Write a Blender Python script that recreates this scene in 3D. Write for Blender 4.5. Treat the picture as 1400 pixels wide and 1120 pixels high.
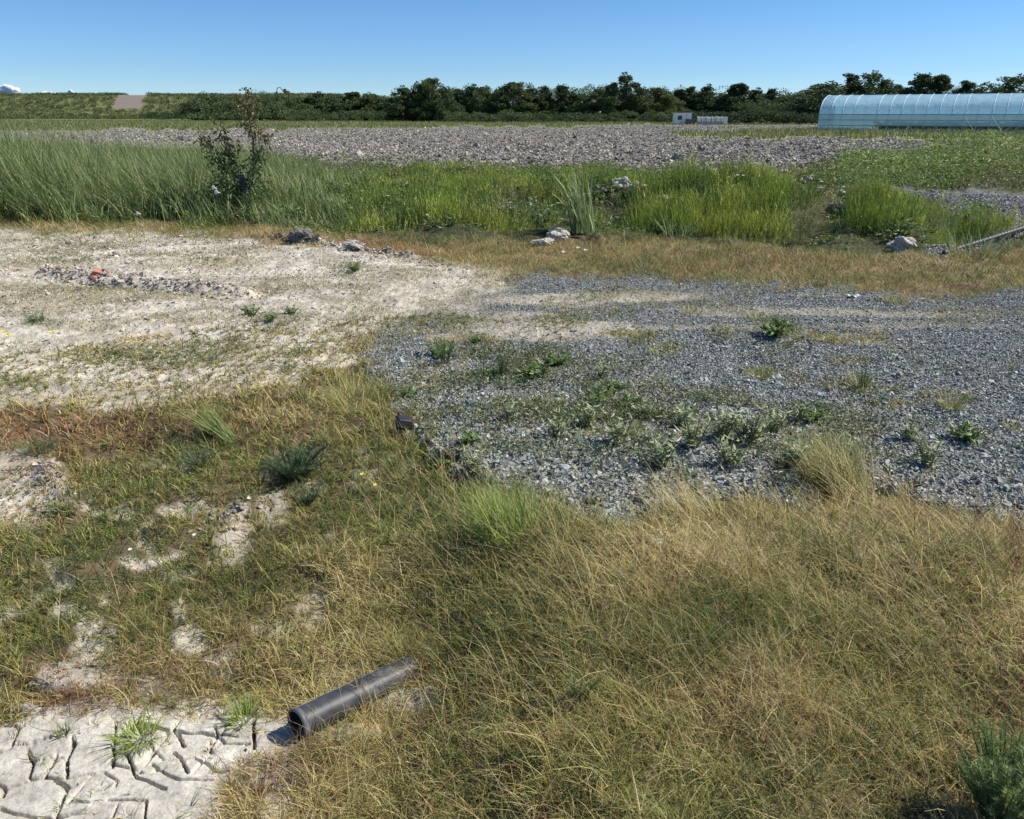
import bpy, math, random
import numpy as np
R = math.radians
C = bpy.context.scene.collection
for o in list(bpy.data.objects): bpy.data.objects.remove(o)
# ---------------------------------------------------------------- camera, sky, sun
F, CX, CY, HZ, CH = 1050.0, 700.0, 560.0, 155.0, 1.65
TH = math.atan((CY-HZ)/F); CT, ST = math.cos(TH), math.sin(TH)
sc = bpy.context.scene
cam = bpy.data.cameras.new('camera'); camo = bpy.data.objects.new('camera', cam); C.objects.link(camo)
cam.sensor_width = 36; cam.lens = 36*F/1400; cam.clip_start = 0.05; cam.clip_end = 30000
camo.location = (0,0,CH); camo.rotation_euler = (math.pi/2-TH,0,0); sc.camera = camo
SUN_EL, SUN_AZ = R(47), R(80)          # azimuth measured clockwise from +Y
w = bpy.data.worlds.new('World'); sc.world = w; w.use_nodes = True
nt = w.node_tree; bg = nt.nodes['Background']; sk = nt.nodes.new('ShaderNodeTexSky')
sk.sky_type = 'NISHITA'; sk.sun_disc = False; sk.sun_elevation = SUN_EL; sk.sun_rotation = SUN_AZ
sk.altitude = 0; sk.air_density = 1.0; sk.dust_density = 0.0; sk.ozone_density = 2.5
hs = nt.nodes.new('ShaderNodeVectorMath'); hs.operation = 'MULTIPLY'; hs.inputs[1].default_value = (0.70, 0.94, 1.32)
tcw = nt.nodes.new('ShaderNodeTexCoord'); sx = nt.nodes.new('ShaderNodeSeparateXYZ'); nt.links.new(tcw.outputs['Generated'], sx.inputs[0])
rmp = nt.nodes.new('ShaderNodeValToRGB'); nt.links.new(sx.outputs[2], rmp.inputs[0]); el = rmp.color_ramp.elements      # clear-day hue of the low sky, per unit 2
el[0].position = 0.0; el[0].color = (.37,.53,.80,1); el[1].position = .6; el[1].color = (.33,.45,.62,1)
e_ = el.new(.045); e_.color = (.30,.455,.70,1); e_ = el.new(.15); e_.color = (.245,.405,.60,1)
sc2 = nt.nodes.new('ShaderNodeVectorMath'); sc2.operation = 'SCALE'; sc2.inputs['Scale'].default_value = 2.0
nt.links.new(rmp.outputs[0], sc2.inputs[0]); nt.links.new(sc2.outputs[0], hs.inputs[1])
nt.links.new(sk.outputs[0], hs.inputs[0]); nt.links.new(hs.outputs[0], bg.inputs[0]); bg.inputs[1].default_value = 0.07
sl = bpy.data.lights.new('sun','SUN'); so = bpy.data.objects.new('sun', sl); C.objects.link(so)
sl.energy = 4.7; sl.angle = R(0.5); sl.color = (1.0,0.94,0.84)
so.rotation_euler = (math.pi/2-SUN_EL, 0, -SUN_AZ+math.pi); so.location=(30,0,30)
sc.view_settings.view_transform = 'Standard'; sc.view_settings.look = 'None'
sc.view_settings.exposure = 0.5; sc.view_settings.gamma = 1
# ---------------------------------------------------------------- helpers
rng = np.random.default_rng(7)
U = lambda a,b,n=None: rng.uniform(a,b,n)
def hash2(ix, iy, s):
    h = (ix.astype(np.int64)*374761393 + iy.astype(np.int64)*668265263 + s*1442695041) & 0xffffffff
    h = ((h ^ (h>>13))*1274126177) & 0xffffffff
    return ((h ^ (h>>16)) & 0xffff)/65535.0
def vnoise(x, y, s=0):
    x=np.asarray(x,float); y=np.asarray(y,float)
    ix=np.floor(x); iy=np.floor(y); fx=x-ix; fy=y-iy
    fx=fx*fx*(3-2*fx); fy=fy*fy*(3-2*fy)
    ix=ix.astype(np.int64); iy=iy.astype(np.int64)
    a=hash2(ix,iy,s); b=hash2(ix+1,iy,s); c=hash2(ix,iy+1,s); d=hash2(ix+1,iy+1,s)
    return (a*(1-fx)+b*fx)*(1-fy)+(c*(1-fx)+d*fx)*fy
def fbm(x, y, o=4, s=0):
    v=0; a=.5; t=0
    for i in range(o):
        v=v+a*vnoise(x*2**i+i*17.3, y*2**i-i*9.1, s+i*7); t+=a; a*=.5
    return v/t*2-1                     # about -1..1
def sm(a,b,x):
    t=np.clip((x-a)/(b-a),0,1); return t*t*(3-2*t)
def at(px,py,Y):                        # point on the pixel's ray at distance Y
    u=(px-CX)/F; v=(CY-py)/F
    dy=CT+v*ST; dz=-ST+v*CT; t=Y/dy
    return (u*t, Y, CH+dz*t)
def G(px,py,z=0.0):                     # ground point of a pixel
    px=np.asarray(px,float); py=np.maximum(np.asarray(py,float),156.2)
    u=(px-CX)/F; v=(CY-py)/F
    dy=CT+v*ST; dz=-ST+v*CT; t=(z-CH)/dz
    return u*t, dy*t
def W2P(x,y):
    y=np.maximum(np.asarray(y,float),-1.0)
    dep=np.maximum(y*CT+CH*ST,0.12); up=y*ST-CH*CT
    return CX+F*x/dep, CY-F*up/dep
# maps of the ground zones
GX0,GY0,GS=-1400.,150.,4.
gx=np.arange(GX0,2801,GS); gy=np.arange(GY0,2400,GS); GXX,GYY=np.meshgrid(gx,gy)
def sdf(poly, X=GXX, Y=GYY):            # positive inside
    P=np.array(poly,float); n=len(P); d=np.full(X.shape,1e9); ins=np.zeros(X.shape,bool)
    for i in range(n):
        a=P[i]; b=P[(i+1)%n]; ex,ey=b-a; wx=X-a[0]; wy=Y-a[1]
        t=np.clip((wx*ex+wy*ey)/(ex*ex+ey*ey+1e-9),0,1)
        d=np.minimum(d,(wx-ex*t)**2+(wy-ey*t)**2)
        c=((a[1]<=Y)&(b[1]>Y))|((b[1]<=Y)&(a[1]>Y))
        xi=a[0]+(Y-a[1])/(b[1]-a[1]+1e-12)*ex
        ins^=c&(X<xi)
    return np.where(ins,1,-1)*np.sqrt(d)
def ell(cx,cy,rx,ry):                   # 1 at centre, 0 at the rim, negative outside
    return 1-np.sqrt(((GXX-cx)/rx)**2+((GYY-cy)/ry)**2)
def look(M,x,y):
    px,py=W2P(x,y)
    fx=np.clip((px-GX0)/GS,0,len(gx)-1.001); fy=np.clip((py-GY0)/GS,0,len(gy)-1.001)
    ix=fx.astype(int); iy=fy.astype(int); fx-=ix; fy-=iy
    return (M[iy,ix]*(1-fx)+M[iy,ix+1]*fx)*(1-fy)+(M[iy+1,ix]*(1-fx)+M[iy+1,ix+1]*fx)*fy
WN=fbm(GXX*.018,GYY*.045,4,3)*14+fbm(GXX*.07,GYY*.16,3,5)*7     # ragged edges
WN*=sm(150,420,GYY)*.75+.25
def zone(poly,f=6):
    ff=f+(np.maximum(0,GYY-560)/16 if f==6 else 0); return sm(-ff,ff,sdf(poly)+WN*(1+(f==6)*sm(600,900,GYY)*1.2))
S_GRAV=sdf([(500,470),(560,445),(640,405),(700,385),(760,376),(900,383),(1100,392),(1250,402),(1400,391),(2600,380),(2600,1000),(1700,820),(1400,742),(1250,692),(1120,676),(1090,706),(960,704),(900,722),(850,748),(760,722),(650,672),(575,608),(520,545)])
_f=7+26*np.exp(-((GXX-560)/130)**2-((GYY-440)/60)**2); M_GRAV=sm(-_f,_f,S_GRAV+WN*(1+1.1*sm(470,600,GYY))+10*fbm(GXX*.05,GYY*.09,2,15))
def paint(M,items,gain=1):
    for cx,cy,rx,ry,v in items:
        e=ell(cx,cy,rx,ry)+WN/ max(rx,30)*.35
        M=np.maximum(M,v*sm(-.1,.35,e)) if v>0 else np.minimum(M,1-(-v)*sm(-.1,.35,e))
    return M
M_CLAY=zone([(-1400,316),(60,312),(200,315),(380,330),(520,340),(620,360),(740,383),(640,404),(560,440),(540,470),(480,500),(380,535),(240,550),(100,558),(-1400,580)],20)
M_CLAY=sm(.30,.70,M_CLAY+.45*fbm(GXX*.03,GYY*.07,4,19)*(M_CLAY>.02)*(M_CLAY<.999))
M_CLAY=np.maximum(M_CLAY,zone([(-1400,930),(0,1000),(60,968),(130,955),(240,960),(330,960),(400,985),(420,1010),(380,1035),(300,1070),(285,1130),(250,1900),(-1400,1900)]))
M_CLAY=paint(M_CLAY,[(30,665,70,60,1),(560,960,52,24,1),(500,1005,36,14,.9),(255,872,30,22,.9),(430,835,26,36,.8),(322,735,30,50,.7),(1185,822,38,13,.9),(375,695,24,30,.7),(110,925,70,24,.9),(300,900,30,20,.5)])
_b=sm(.22,.44,fbm(GXX*.016,GYY*.03,4,77))*np.exp(-((GXX-150)/420)**4)*sm(590,660,GYY)*(GXX<620)*.85
M_CLAY=np.maximum(M_CLAY,_b)
STREAK=paint(np.zeros_like(GXX),[(760,458,150,17,1),(800,413,190,11,1),(690,440,100,14,.9),(1160,468,60,8,.8),(1000,430,110,5,.7),(1130,435,240,7,.7),(1250,450,160,5,.5),(940,455,160,6,.6),(640,465,70,9,.8),(1180,410,150,4,.4),(600,395,120,16,.9),(600,420,80,25,.8)])
M_CLAY=np.maximum(M_CLAY*(1-M_GRAV),STREAK*.9)
# grass tufts and mats inside the gravel and the clay
ISL=[(770,565,120,26,.8),(850,545,90,20,.6),(640,480,60,20,.5),(730,505,50,16,.7),(900,600,160,26,.8),(1020,600,90,24,.7),(1120,640,70,50,.9),(1150,600,60,16,.5),(1050,515,40,10,.9),(1130,530,60,10,.8),(1190,538,50,9,.7),(1290,552,60,11,.8),(1230,560,60,8,.5),(1066,458,28,11,.9),(950,423,26,5,.9),(920,482,26,7,.9),(1220,414,26,6,.9),(1120,472,45,5,.8),(1150,465,80,9,.5),(1160,500,40,6,.7),(860,425,60,5,.7),(600,520,50,30,.4),(640,640,60,14,.5),(580,590,26,40,.6),(700,600,50,20,.5),(870,465,40,8,.6),(820,440,60,5,.4),
  (50,438,24,7,.9),(130,425,26,7,.7),(345,432,90,14,.8),(330,400,60,6,.3),(150,485,75,12,.9),(165,395,80,7,.8),(485,370,34,13,.9),(90,360,90,10,.6),(300,350,100,10,.5),(250,330,80,8,.5),(230,505,30,8,.7),(395,508,14,5,.9),(440,480,60,14,.6),(30,520,30,8,.8),(480,470,40,14,.8),(600,350,90,14,.9),(560,375,40,8,.6),(300,530,120,10,.5),(540,395,50,7,.4)]
M_ISL=paint(np.zeros_like(GXX),ISL)
M_ISL=np.maximum(M_ISL,.75*np.exp(-(S_GRAV/26)**2)*sm(-.1,.4,fbm(GXX*.03,GYY*.07,3,16)))
M_ISL=np.maximum(M_ISL,.5*(GYY<480)*sm(.12,.4,fbm(GXX*.013,GYY*.06,3,17)))
M_STRIP=zone([(-1400,290),(0,303),(300,306),(450,318),(600,330),(760,333),(900,326),(1080,345),(1230,350),(1400,342),(2600,330),(2600,378),(1400,391),(1250,402),(1100,392),(900,383),(760,376),(700,378),(560,350),(400,333),(200,316),(-1400,318)],4)
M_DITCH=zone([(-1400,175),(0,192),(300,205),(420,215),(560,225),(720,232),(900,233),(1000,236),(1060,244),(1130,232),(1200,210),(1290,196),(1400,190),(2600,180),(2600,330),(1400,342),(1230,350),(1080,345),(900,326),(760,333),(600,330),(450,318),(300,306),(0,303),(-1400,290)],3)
M_ROAD2=zone([(1180,262),(1290,263),(1400,266),(2600,280),(2600,300),(1400,294),(1300,288),(1240,275),(1190,272)],2)
M_HOLE=zone([(1262,300),(1310,296),(1400,296),(1480,300),(1480,325),(1400,330),(1330,350),(1290,352),(1262,335)],2)
M_FIELD=zone([(-1400,181),(300,178),(500,176),(700,173),(900,170.5),(1160,171),(1160,174),(1010,178),(905,184),(950,187.5),(1100,189),(1400,190),(1290,198),(1200,213),(1130,233),(1060,246),(1000,238),(900,235),(720,234),(560,227),(420,217),(300,206),(0,192),(-1400,190)],1)
M_FAR=(GYY<182).astype(float)
FG=(GYY>480)*(1-M_GRAV)                # foreground
# greenness, redness and height fields of the near grass
def soft(items,base=0.0):
    M=np.full(GXX.shape,float(base))
    for cx,cy,rx,ry,v in items: M=M+v*np.exp(-(((GXX-cx)/rx)**2+((GYY-cy)/ry)**2))
    return M
GREEN=soft([(160,740,130,70,.55),(60,820,110,60,.5),(700,725,50,35,1.0),(530,560,60,60,.35),(500,660,120,60,.35),(1000,930,110,45,.5),(930,960,60,40,.3),(300,600,60,30,.4),(230,650,160,50,.25),(640,750,90,30,.3),(600,690,100,40,.3),(420,730,90,50,.15),(350,800,100,60,.25),(780,760,120,40,.25),(1130,640,60,45,.45),(900,600,220,40,.55),(760,560,140,35,.45),(1100,850,70,30,.3),(345,432,90,14,.7),(50,438,24,7,.7),(1066,458,28,11,.7),(485,370,34,13,.6),(850,325,160,14,.35),(1330,375,90,14,.4),(900,365,90,12,.2),(1290,552,60,11,.3),(820,440,400,20,.35),(950,423,26,5,.3),(100,335,200,20,.25),(330,975,20,12,1.0),(190,1005,34,14,1.0),(620,830,60,40,.1),(1150,930,360,190,-.20),(1000,940,110,50,.3),(200,720,220,150,.08),(620,900,90,120,.16),(480,1010,120,50,.12)],.14)
RED=soft([(80,585,140,24,.75),(300,590,120,20,.3),(100,950,70,40,.9),(230,925,60,20,.4),(560,345,70,14,.8),(480,335,60,9,.5),(1060,360,130,18,.28),(820,340,120,12,.25),(1230,745,60,30,.35),(1370,820,60,60,.5),(680,740,120,50,.1),(380,1060,80,40,.5),(600,930,40,20,.6),(570,1000,60,20,.4),(1000,370,400,14,.12),(40,640,60,60,.5),(1370,1060,60,60,.4),(330,850,80,40,.2),(960,1060,200,50,.15)],.04)
HGT=soft([(1000,950,420,170,.7),(700,760,120,60,.55),(1100,730,160,40,.5),(540,580,60,60,.5),(620,700,120,60,.35),(300,600,60,30,.2),(1130,640,60,50,.5),(1300,780,160,60,.4),(80,820,120,60,.2),(1330,375,120,14,.4),(500,1050,100,60,.1),(200,720,330,200,-.14)],.42)
# crack lines in the dried clay (bottom left)
CRK=[([(100,1010),(101,1022),(92,1040),(90,1064)],5),([(92,996),(90,1006)],2),([(40,1029),(46,1042),(41,1062)],4.5),([(158,990),(157,1020)],2),([(157,1030),(172,1032),(182,1052),(190,1064),(212,1074),(228,1082)],3.5),([(152,1035),(153,1051)],3),([(207,1047),(225,1060),(246,1070),(275,1069),(290,1068)],3),([(237,1030),(250,1040),(257,1060)],4.5),([(240,1000),(251,1022)],4.5),([(265,1037),(280,1045),(295,1054),(308,1056)],3),([(292,990),(297,1005),(307,1019),(342,1019)],2.6),([(348,988),(348,1026)],5),([(290,974),(310,989),(325,1000)],2.2),([(40,1065),(85,1066),(140,1057),(160,1070),(157,1077)],1.8),([(50,1040),(88,1038)],1.6),([(147,1096),(175,1095),(203,1096),(198,1125)],3),([(90,1100),(108,1080),(120,1067)],2.2),([(99,1094),(120,1098)],1.8),([(288,1015),(287,1032),(265,1058)],1.6),([(162,1102),(155,1122)],1.6),([(0,1105),(18,1116),(70,1120)],4),([(8,1080),(5,1090)],4),([(320,1030),(335,1022),(348,1018)],1.8),([(205,1020),(222,1040)],1.5),([(60,1012),(88,1009)],1.5)]
def seg_dist(x,y,a,b):
    ex,ey=b[0]-a[0],b[1]-a[1]; t=np.clip(((x-a[0])*ex+(y-a[1])*ey)/(ex*ex+ey*ey),0,1)
    return np.hypot(x-a[0]-ex*t,y-a[1]-ey*t),t
MOUNDS=[(955,285,1.3,.55,.55,13.0),(1195,292,.65,.45,.35,12.7),(850,262,.7,.8,.42,14.4),(905,272,.6,.5,.3,13.7),(1100,262,.85,.8,.50,14.2),(700,262,2.2,1.6,.20,16),(1330,215,4.5,4,.35,24),(600,300,2.0,.8,.08,13.6),(1010,262,.8,.9,.32,14.6),(760,320,.5,.4,.12,12.2),(1235,340,.25,.3,.10,11.0),(1130,330,.9,.3,.1,11.6),(412,330,.35,.25,.08,11.4)]
MW=[]
for px,py,rx,ry,h,Y in MOUNDS: MW.append((at(px,py,Y)[0],Y,rx,ry,h))
def Zr(x,y):
    x=np.asarray(x,float); y=np.asarray(y,float)
    d=np.hypot(x,y); px_,py_=W2P(x,y)
    gr=look(M_GRAV,x,y); cl=look(M_CLAY,x,y); fi=look(M_FIELD,x,y); di=look(M_DITCH,x,y); ho=look(M_HOLE,x,y); ro=look(M_ROAD2,x,y)
    near=1-sm(20,40,d)
    z=.035*fbm(x*.7,y*.7,3,11)*near
    veg=(1-gr)*(1-cl)*(1-fi)*near
    z=z+veg*(.065*fbm(x*1.9,y*1.9,3,21)+.035*fbm(x*6,y*6,2,22))
    z=z+gr*(.03+.05*np.exp(-((px_-800)/330)**2-((py_-640)/70)**2)+.02*fbm(x*3,y*3,3,31)+.008*fbm(x*14,y*14,2,32))
    flat=look(CRKZONE,x,y)
    z=z+cl*(1-.85*flat)*near*(.02*fbm(x*5,y*5,4,41)+.012*(np.abs(fbm(x*16,y*16,3,42))*2-.6))
    z=z+cl*flat*(.004*fbm(x*9,y*9,4,43)+.012*fbm(x*2,y*2,2,44))
    z=z+di*(.26*fbm(x*.75,y*.9,4,51)+.0)*(1-ro)+ro*.08
    z=z-ho*.22*(1-sm(30,40,d))
    for mx,my,rx,ry,h in MW:
        q=((x-mx)/rx)**2+((y-my)/ry)**2
        z=z+h*np.exp(-q)*(1+.35*fbm(x*3,y*3,3,61))
    far=sm(24,60,y)
    z=z+fi*(.07+.03*far)*(np.abs(fbm(x*2.2,y*2.2,3,71))*1.6-.5)
    xc=-.04-.13*(y-1.8)
    z=z+.20*sm(-.30,.26,x-xc+.05*fbm(x*2,y*2,2,95))*(1-sm(2.2,3.05,y))*(y>0)
    z=z+ridge(x,y)
    # low levee / hill at the back left
    xl=x/np.maximum(y,1)
    hl=7.9*sm(262,318,y+14*fbm(x*.02,y*.01,2,81))*(1-sm(-.16,-.02,xl))*(y>200)
    z=z+hl*(1+.05*fbm(x*.05,y*.05,3,83))
    return z
def ridge(x,y):                           # wheel rut and its raised rim across the clay
    a=G(70,372); b=G(330,398); s,t=seg_dist(x,y,a,b)
    z=.05*np.exp(-(s/.13)**2)*(.5+.8*vnoise(x*7,y*7,5))-.05*np.exp(-((s-.22)/.12)**2)
    for (p,q,h) in [((380,325),(440,332),.06),((455,338),(560,350),.05),((300,745),(330,700),.05),((60,640),(95,700),.04)]:
        s,t=seg_dist(x,y,G(*p),G(*q)); z=z+h*np.exp(-(s/.07)**2)*(.4+vnoise(x*9,y*9,6))
    return z
CRKZONE=sm(-12,12,sdf([(-1400,985),(150,985),(300,975),(400,985),(400,1015),(330,1045),(300,1085),(285,1500),(-1400,1500)]))
def T(px,py):                              # where the pixel's ray meets the terrain
    u=(px-CX)/F; v=(CY-py)/F; d=np.array([u,CT+v*ST,-ST+v*CT])
    t=np.geomspace(.8,400,900); P=np.array([0,0,CH])[None]+t[:,None]*d[None]
    zz=Zr(P[:,0],P[:,1]); k=np.argmax(P[:,2]<=zz)
    if not (P[:,2]<=zz).any(): k=len(t)-1
    x,y=P[k,0],P[k,1]; return x,y,float(Zr(np.array([x]),np.array([y]))[0])
# ---- mesh building
class MB:
    def __init__(s): s.v=[];s.q=[];s.t=[];s.c=[];s.n=0
    def add(s,v,q=None,t=None,c=(.5,.5,.5)):
        v=np.asarray(v,float).reshape(-1,3)
        if q is not None and len(q): s.q.append(np.asarray(q,np.int64).reshape(-1,4)+s.n)
        if t is not None and len(t): s.t.append(np.asarray(t,np.int64).reshape(-1,3)+s.n)
        c=np.asarray(c,float)
        if c.ndim==1: c=np.tile(c,(len(v),1))
        s.v.append(v); s.c.append(c); s.n+=len(v); return s
    def build(s,name,mat,parent=None,smooth=False,loc=None,kind=None,label=None,cat=None,group=None):
        V=np.concatenate(s.v); K=np.concatenate(s.c)
        q=np.concatenate(s.q) if s.q else np.zeros((0,4),int); t=np.concatenate(s.t) if s.t else np.zeros((0,3),int)
        me=bpy.data.meshes.new(name); me.vertices.add(len(V)); me.vertices.foreach_set('co',V.astype(np.float32).ravel())
        nl=q.size+t.size; me.loops.add(nl); me.loops.foreach_set('vertex_index',np.concatenate([q.ravel(),t.ravel()]).astype(np.int32))
        ls=np.concatenate([np.arange(len(q))*4,q.size+np.arange(len(t))*3]).astype(np.int32)
        me.polygons.add(len(q)+len(t)); me.polygons.foreach_set('loop_start',ls)
        me.polygons.foreach_set('use_smooth',np.full(len(q)+len(t),smooth))
        a=me.color_attributes.new('Col','FLOAT_COLOR','POINT')
        a.data.foreach_set('color',np.concatenate([K[:,:3],np.ones((len(K),1))],1).astype(np.float32).ravel())
        me.update(calc_edges=True); me.materials.append(mat)
        o=bpy.data.objects.new(name,me); C.objects.link(o)
        if parent: o.parent=parent
        if loc is not None: o.location=loc
        tag(o,label,cat,group,kind); return o
def tag(o,label=None,cat=None,group=None,kind=None):
    if label: o['label']=label
    if cat: o['category']=cat
    if group: o['group']=group
    if kind: o['kind']=kind
    return o
def empty(name,loc,label,cat,rz=0,group=None):
    o=bpy.data.objects.new(name,None); C.objects.link(o); o.location=loc; o.rotation_euler=(0,0,rz); o.empty_display_size=.1
    return tag(o,label,cat,group)
def dup(r,loc,rz,s,label,group=None):
    c=r.copy(); C.objects.link(c); c.location=loc; c.rotation_euler=(0,0,rz); c.scale=s if hasattr(s,'__len__') else (s,s,s)
    for ch in r.children:
        d=ch.copy(); C.objects.link(d); d.parent=c
    c['label']=label
    if group: c['group']=group
    return c
def blades(P,H,Wd,az,lean,curl,n=3,col=None,twist=1.2,tip=.12,mb=None,clampz=True):
    N=len(P); P=np.asarray(P,float); d=np.stack([np.cos(az),np.sin(az)],1)
    fa=az+np.pi/2+U(-twist,twist,N); side=np.stack([np.cos(fa),np.sin(fa),np.zeros(N)],1)
    V=np.zeros((N,n+1,2,3)); p=P.copy(); prof=1-(1-tip)*(np.arange(n+1)/n)**1.6
    for k in range(n+1):
        w_=(side.T*(Wd*prof[k]*.5)).T
        V[:,k,0]=p-w_; V[:,k,1]=p+w_
        a=lean+curl*(k+.5)/n; L=H/n
        p=p+np.stack([d[:,0]*np.sin(a)*L,d[:,1]*np.sin(a)*L,np.cos(a)*L],1)
        if clampz: p[:,2]=np.maximum(p[:,2],P[:,2]+.004)
    b=(np.arange(N)*(n+1)*2)[:,None]+(np.arange(n)*2)[None]
    q=np.stack([b,b+1,b+3,b+2],-1).reshape(-1,4)
    cc=np.repeat(col,(n+1)*2,0) if col is not None and np.ndim(col)==2 else col
    mb=mb or MB(); mb.add(V.reshape(-1,3),q=q,c=cc); return mb
def kites(P,D,L,Wd,col,mb,fold=.25,roll=None):   # leaf faces: base, side, tip, side
    N=len(P); D=D/np.linalg.norm(D,axis=1,keepdims=True)
    r=rng.normal(size=(N,3)) if roll is None else roll
    s=np.cross(D,r); s/=np.linalg.norm(s,axis=1,keepdims=True)+1e-9; nn=np.cross(D,s)
    L=np.broadcast_to(L,(N,))[:,None]; W_=np.broadcast_to(Wd,(N,))[:,None]
    V=np.stack([P,P+D*L*.45+s*W_*.5+nn*W_*fold,P+D*L,P+D*L*.45-s*W_*.5+nn*W_*fold],1)
    b=np.arange(N)*4; t=np.concatenate([np.stack([b,b+1,b+2],1),np.stack([b,b+2,b+3],1)])
    mb.add(V.reshape(-1,3),t=t,c=np.repeat(col,4,0) if np.ndim(col)==2 else col); return mb
def tube(pts,rad,mb,col,n=8,cap=True):
    pts=np.array(pts,float); m=len(pts); rad=np.broadcast_to(rad,(m,))
    tg=np.gradient(pts,axis=0); tg/=np.linalg.norm(tg,axis=1,keepdims=True)+1e-9
    ref=np.array([0,0,1.]) if abs(tg[0,2])<.9 else np.array([1.,0,0])
    a=np.cross(tg,ref); a/=np.linalg.norm(a,axis=1,keepdims=True)+1e-9; b=np.cross(tg,a)
    th=np.arange(n)/n*2*np.pi
    V=pts[:,None]+(a[:,None]*np.cos(th)[None,:,None]+b[:,None]*np.sin(th)[None,:,None])*rad[:,None,None]
    q=[(i*n+j,i*n+(j+1)%n,(i+1)*n+(j+1)%n,(i+1)*n+j) for i in range(m-1) for j in range(n)]
    mb.add(V.reshape(-1,3),q=q,c=col)
    if cap:
        mb.add(np.vstack([V[0],pts[:1]]),t=[(j,(j+1)%n,n) for j in range(n)],c=col)
        mb.add(np.vstack([V[-1],pts[-1:]]),t=[(j,(j+1)%n,n) for j in range(n)],c=col)
    return mb
def box(c,s,mb,col,rz=0):
    x,y,z=s; V=np.array([(i,j,k) for k in (-.5,.5) for j in (-.5,.5) for i in (-.5,.5)])*np.array([x,y,z])
    cr,sr=math.cos(rz),math.sin(rz); V=np.stack([V[:,0]*cr-V[:,1]*sr,V[:,0]*sr+V[:,1]*cr,V[:,2]],1)+np.array(c)
    mb.add(V,q=[(0,2,3,1),(4,5,7,6),(0,1,5,4),(2,6,7,3),(0,4,6,2),(1,3,7,5)],c=col); return mb
CUBE=np.array([(i,j,k) for k in (-1,1) for j in (-1,1) for i in (-1,1)],float)
CQ=np.array([(0,2,3,1),(4,5,7,6),(0,1,5,4),(2,6,7,3),(0,4,6,2),(1,3,7,5)])
def rocks(P,S,col,mb,flat=.6,jit=.38):     # P centres, S half sizes
    N=len(P); V=CUBE[None]*.62+rng.uniform(-jit,jit,(N,8,3))
    V=V*np.stack([U(.75,1.3,N),U(.6,1.1,N),U(flat*.7,flat*1.3,N)],1)[:,None]
    a=U(0,6.28,N); b=rng.normal(0,.5,N); c=rng.normal(0,.5,N)
    def rot(V,i,j,t): x=V[...,i]*np.cos(t)[:,None]-V[...,j]*np.sin(t)[:,None]; y=V[...,i]*np.sin(t)[:,None]+V[...,j]*np.cos(t)[:,None]; V[...,i]=x; V[...,j]=y
    rot(V,0,1,a); rot(V,1,2,b); rot(V,0,2,c); rot(V,0,1,a*3)
    V=V*S[:,None,None]+P[:,None]
    q=(CQ[None]+(np.arange(N)*8)[:,None,None]).reshape(-1,4)
    mb.add(V.reshape(-1,3),q=q,c=np.repeat(col,8,0)); return mb
def ico(sub,seed,amp,scl=1.5):             # lumpy ball (for boulders)
    import bmesh
    bm=bmesh.new(); bmesh.ops.create_icosphere(bm,subdivisions=sub,radius=1)
    V=np.array([v.co[:] for v in bm.verts]); t=np.array([[v.index for v in f.verts] for f in bm.faces]); bm.free()
    n=fbm(V[:,0]*scl+V[:,2]*1.7+seed,V[:,1]*scl-V[:,2]*1.3+seed*2,4,seed)
    n2=np.round(fbm(V[:,0]*3+V[:,2]*2+seed,V[:,1]*3+V[:,2],2,seed+3)*4)/4
    return V*(1+amp*n+amp*.5*n2)[:,None],t
# ---- materials
def mat(name,rough=.8,spec=.3,detail=None,trans=0,metal=0,attr='Col',bump=None,col=None,rnd=0):
    m=bpy.data.materials.new(name); m.use_nodes=True; N=m.node_tree.nodes; L=m.node_tree.links
    b=N['Principled BSDF']; b.inputs['Roughness'].default_value=rough; b.inputs['Specular IOR Level'].default_value=spec; b.inputs['Metallic'].default_value=metal
    if col is None:
        a=N.new('ShaderNodeAttribute'); a.attribute_name=attr; src=a.outputs['Color']
    else:
        a=N.new('ShaderNodeRGB'); a.outputs[0].default_value=(*col,1); src=a.outputs[0]
    if detail:                              # (scale, low, high)
        t=N.new('ShaderNodeTexCoord'); no=N.new('ShaderNodeTexNoise'); no.inputs['Scale'].default_value=detail[0]; no.inputs['Detail'].default_value=5
        L.new(t.outputs['Object'],no.inputs['Vector'])
        mr=N.new('ShaderNodeMapRange'); mr.inputs[1].default_value=.3; mr.inputs[2].default_value=.7; mr.inputs[3].default_value=detail[1]; mr.inputs[4].default_value=detail[2]
        L.new(no.outputs['Fac'],mr.inputs[0])
        mx=N.new('ShaderNodeVectorMath'); mx.operation='SCALE'; L.new(src,mx.inputs[0]); L.new(mr.outputs[0],mx.inputs['Scale']); src=mx.outputs[0]
        if bump:
            bp=N.new('ShaderNodeBump'); bp.inputs['Strength'].default_value=bump[0]; bp.inputs['Distance'].default_value=bump[1]
            L.new(no.outputs['Fac'],bp.inputs['Height']); L.new(bp.outputs[0],b.inputs['Normal'])
    if rnd:
        oi=N.new('ShaderNodeObjectInfo'); mr=N.new('ShaderNodeMapRange'); mr.inputs[3].default_value=1-rnd; mr.inputs[4].default_value=1+rnd
        L.new(oi.outputs['Random'],mr.inputs[0]); mx=N.new('ShaderNodeVectorMath'); mx.operation='SCALE'; L.new(src,mx.inputs[0]); L.new(mr.outputs[0],mx.inputs['Scale']); src=mx.outputs[0]
    L.new(src,b.inputs['Base Color'])
    if trans:
        tr=N.new('ShaderNodeBsdfTranslucent'); L.new(src,tr.inputs['Color']); ms=N.new('ShaderNodeMixShader'); ms.inputs[0].default_value=trans
        L.new(b.outputs[0],ms.inputs[1]); L.new(tr.outputs[0],ms.inputs[2]); L.new(ms.outputs[0],N['Material Output'].inputs['Surface'])
    return m
m_grass=mat('grass_blade',.55,.35,trans=.28)
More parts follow.
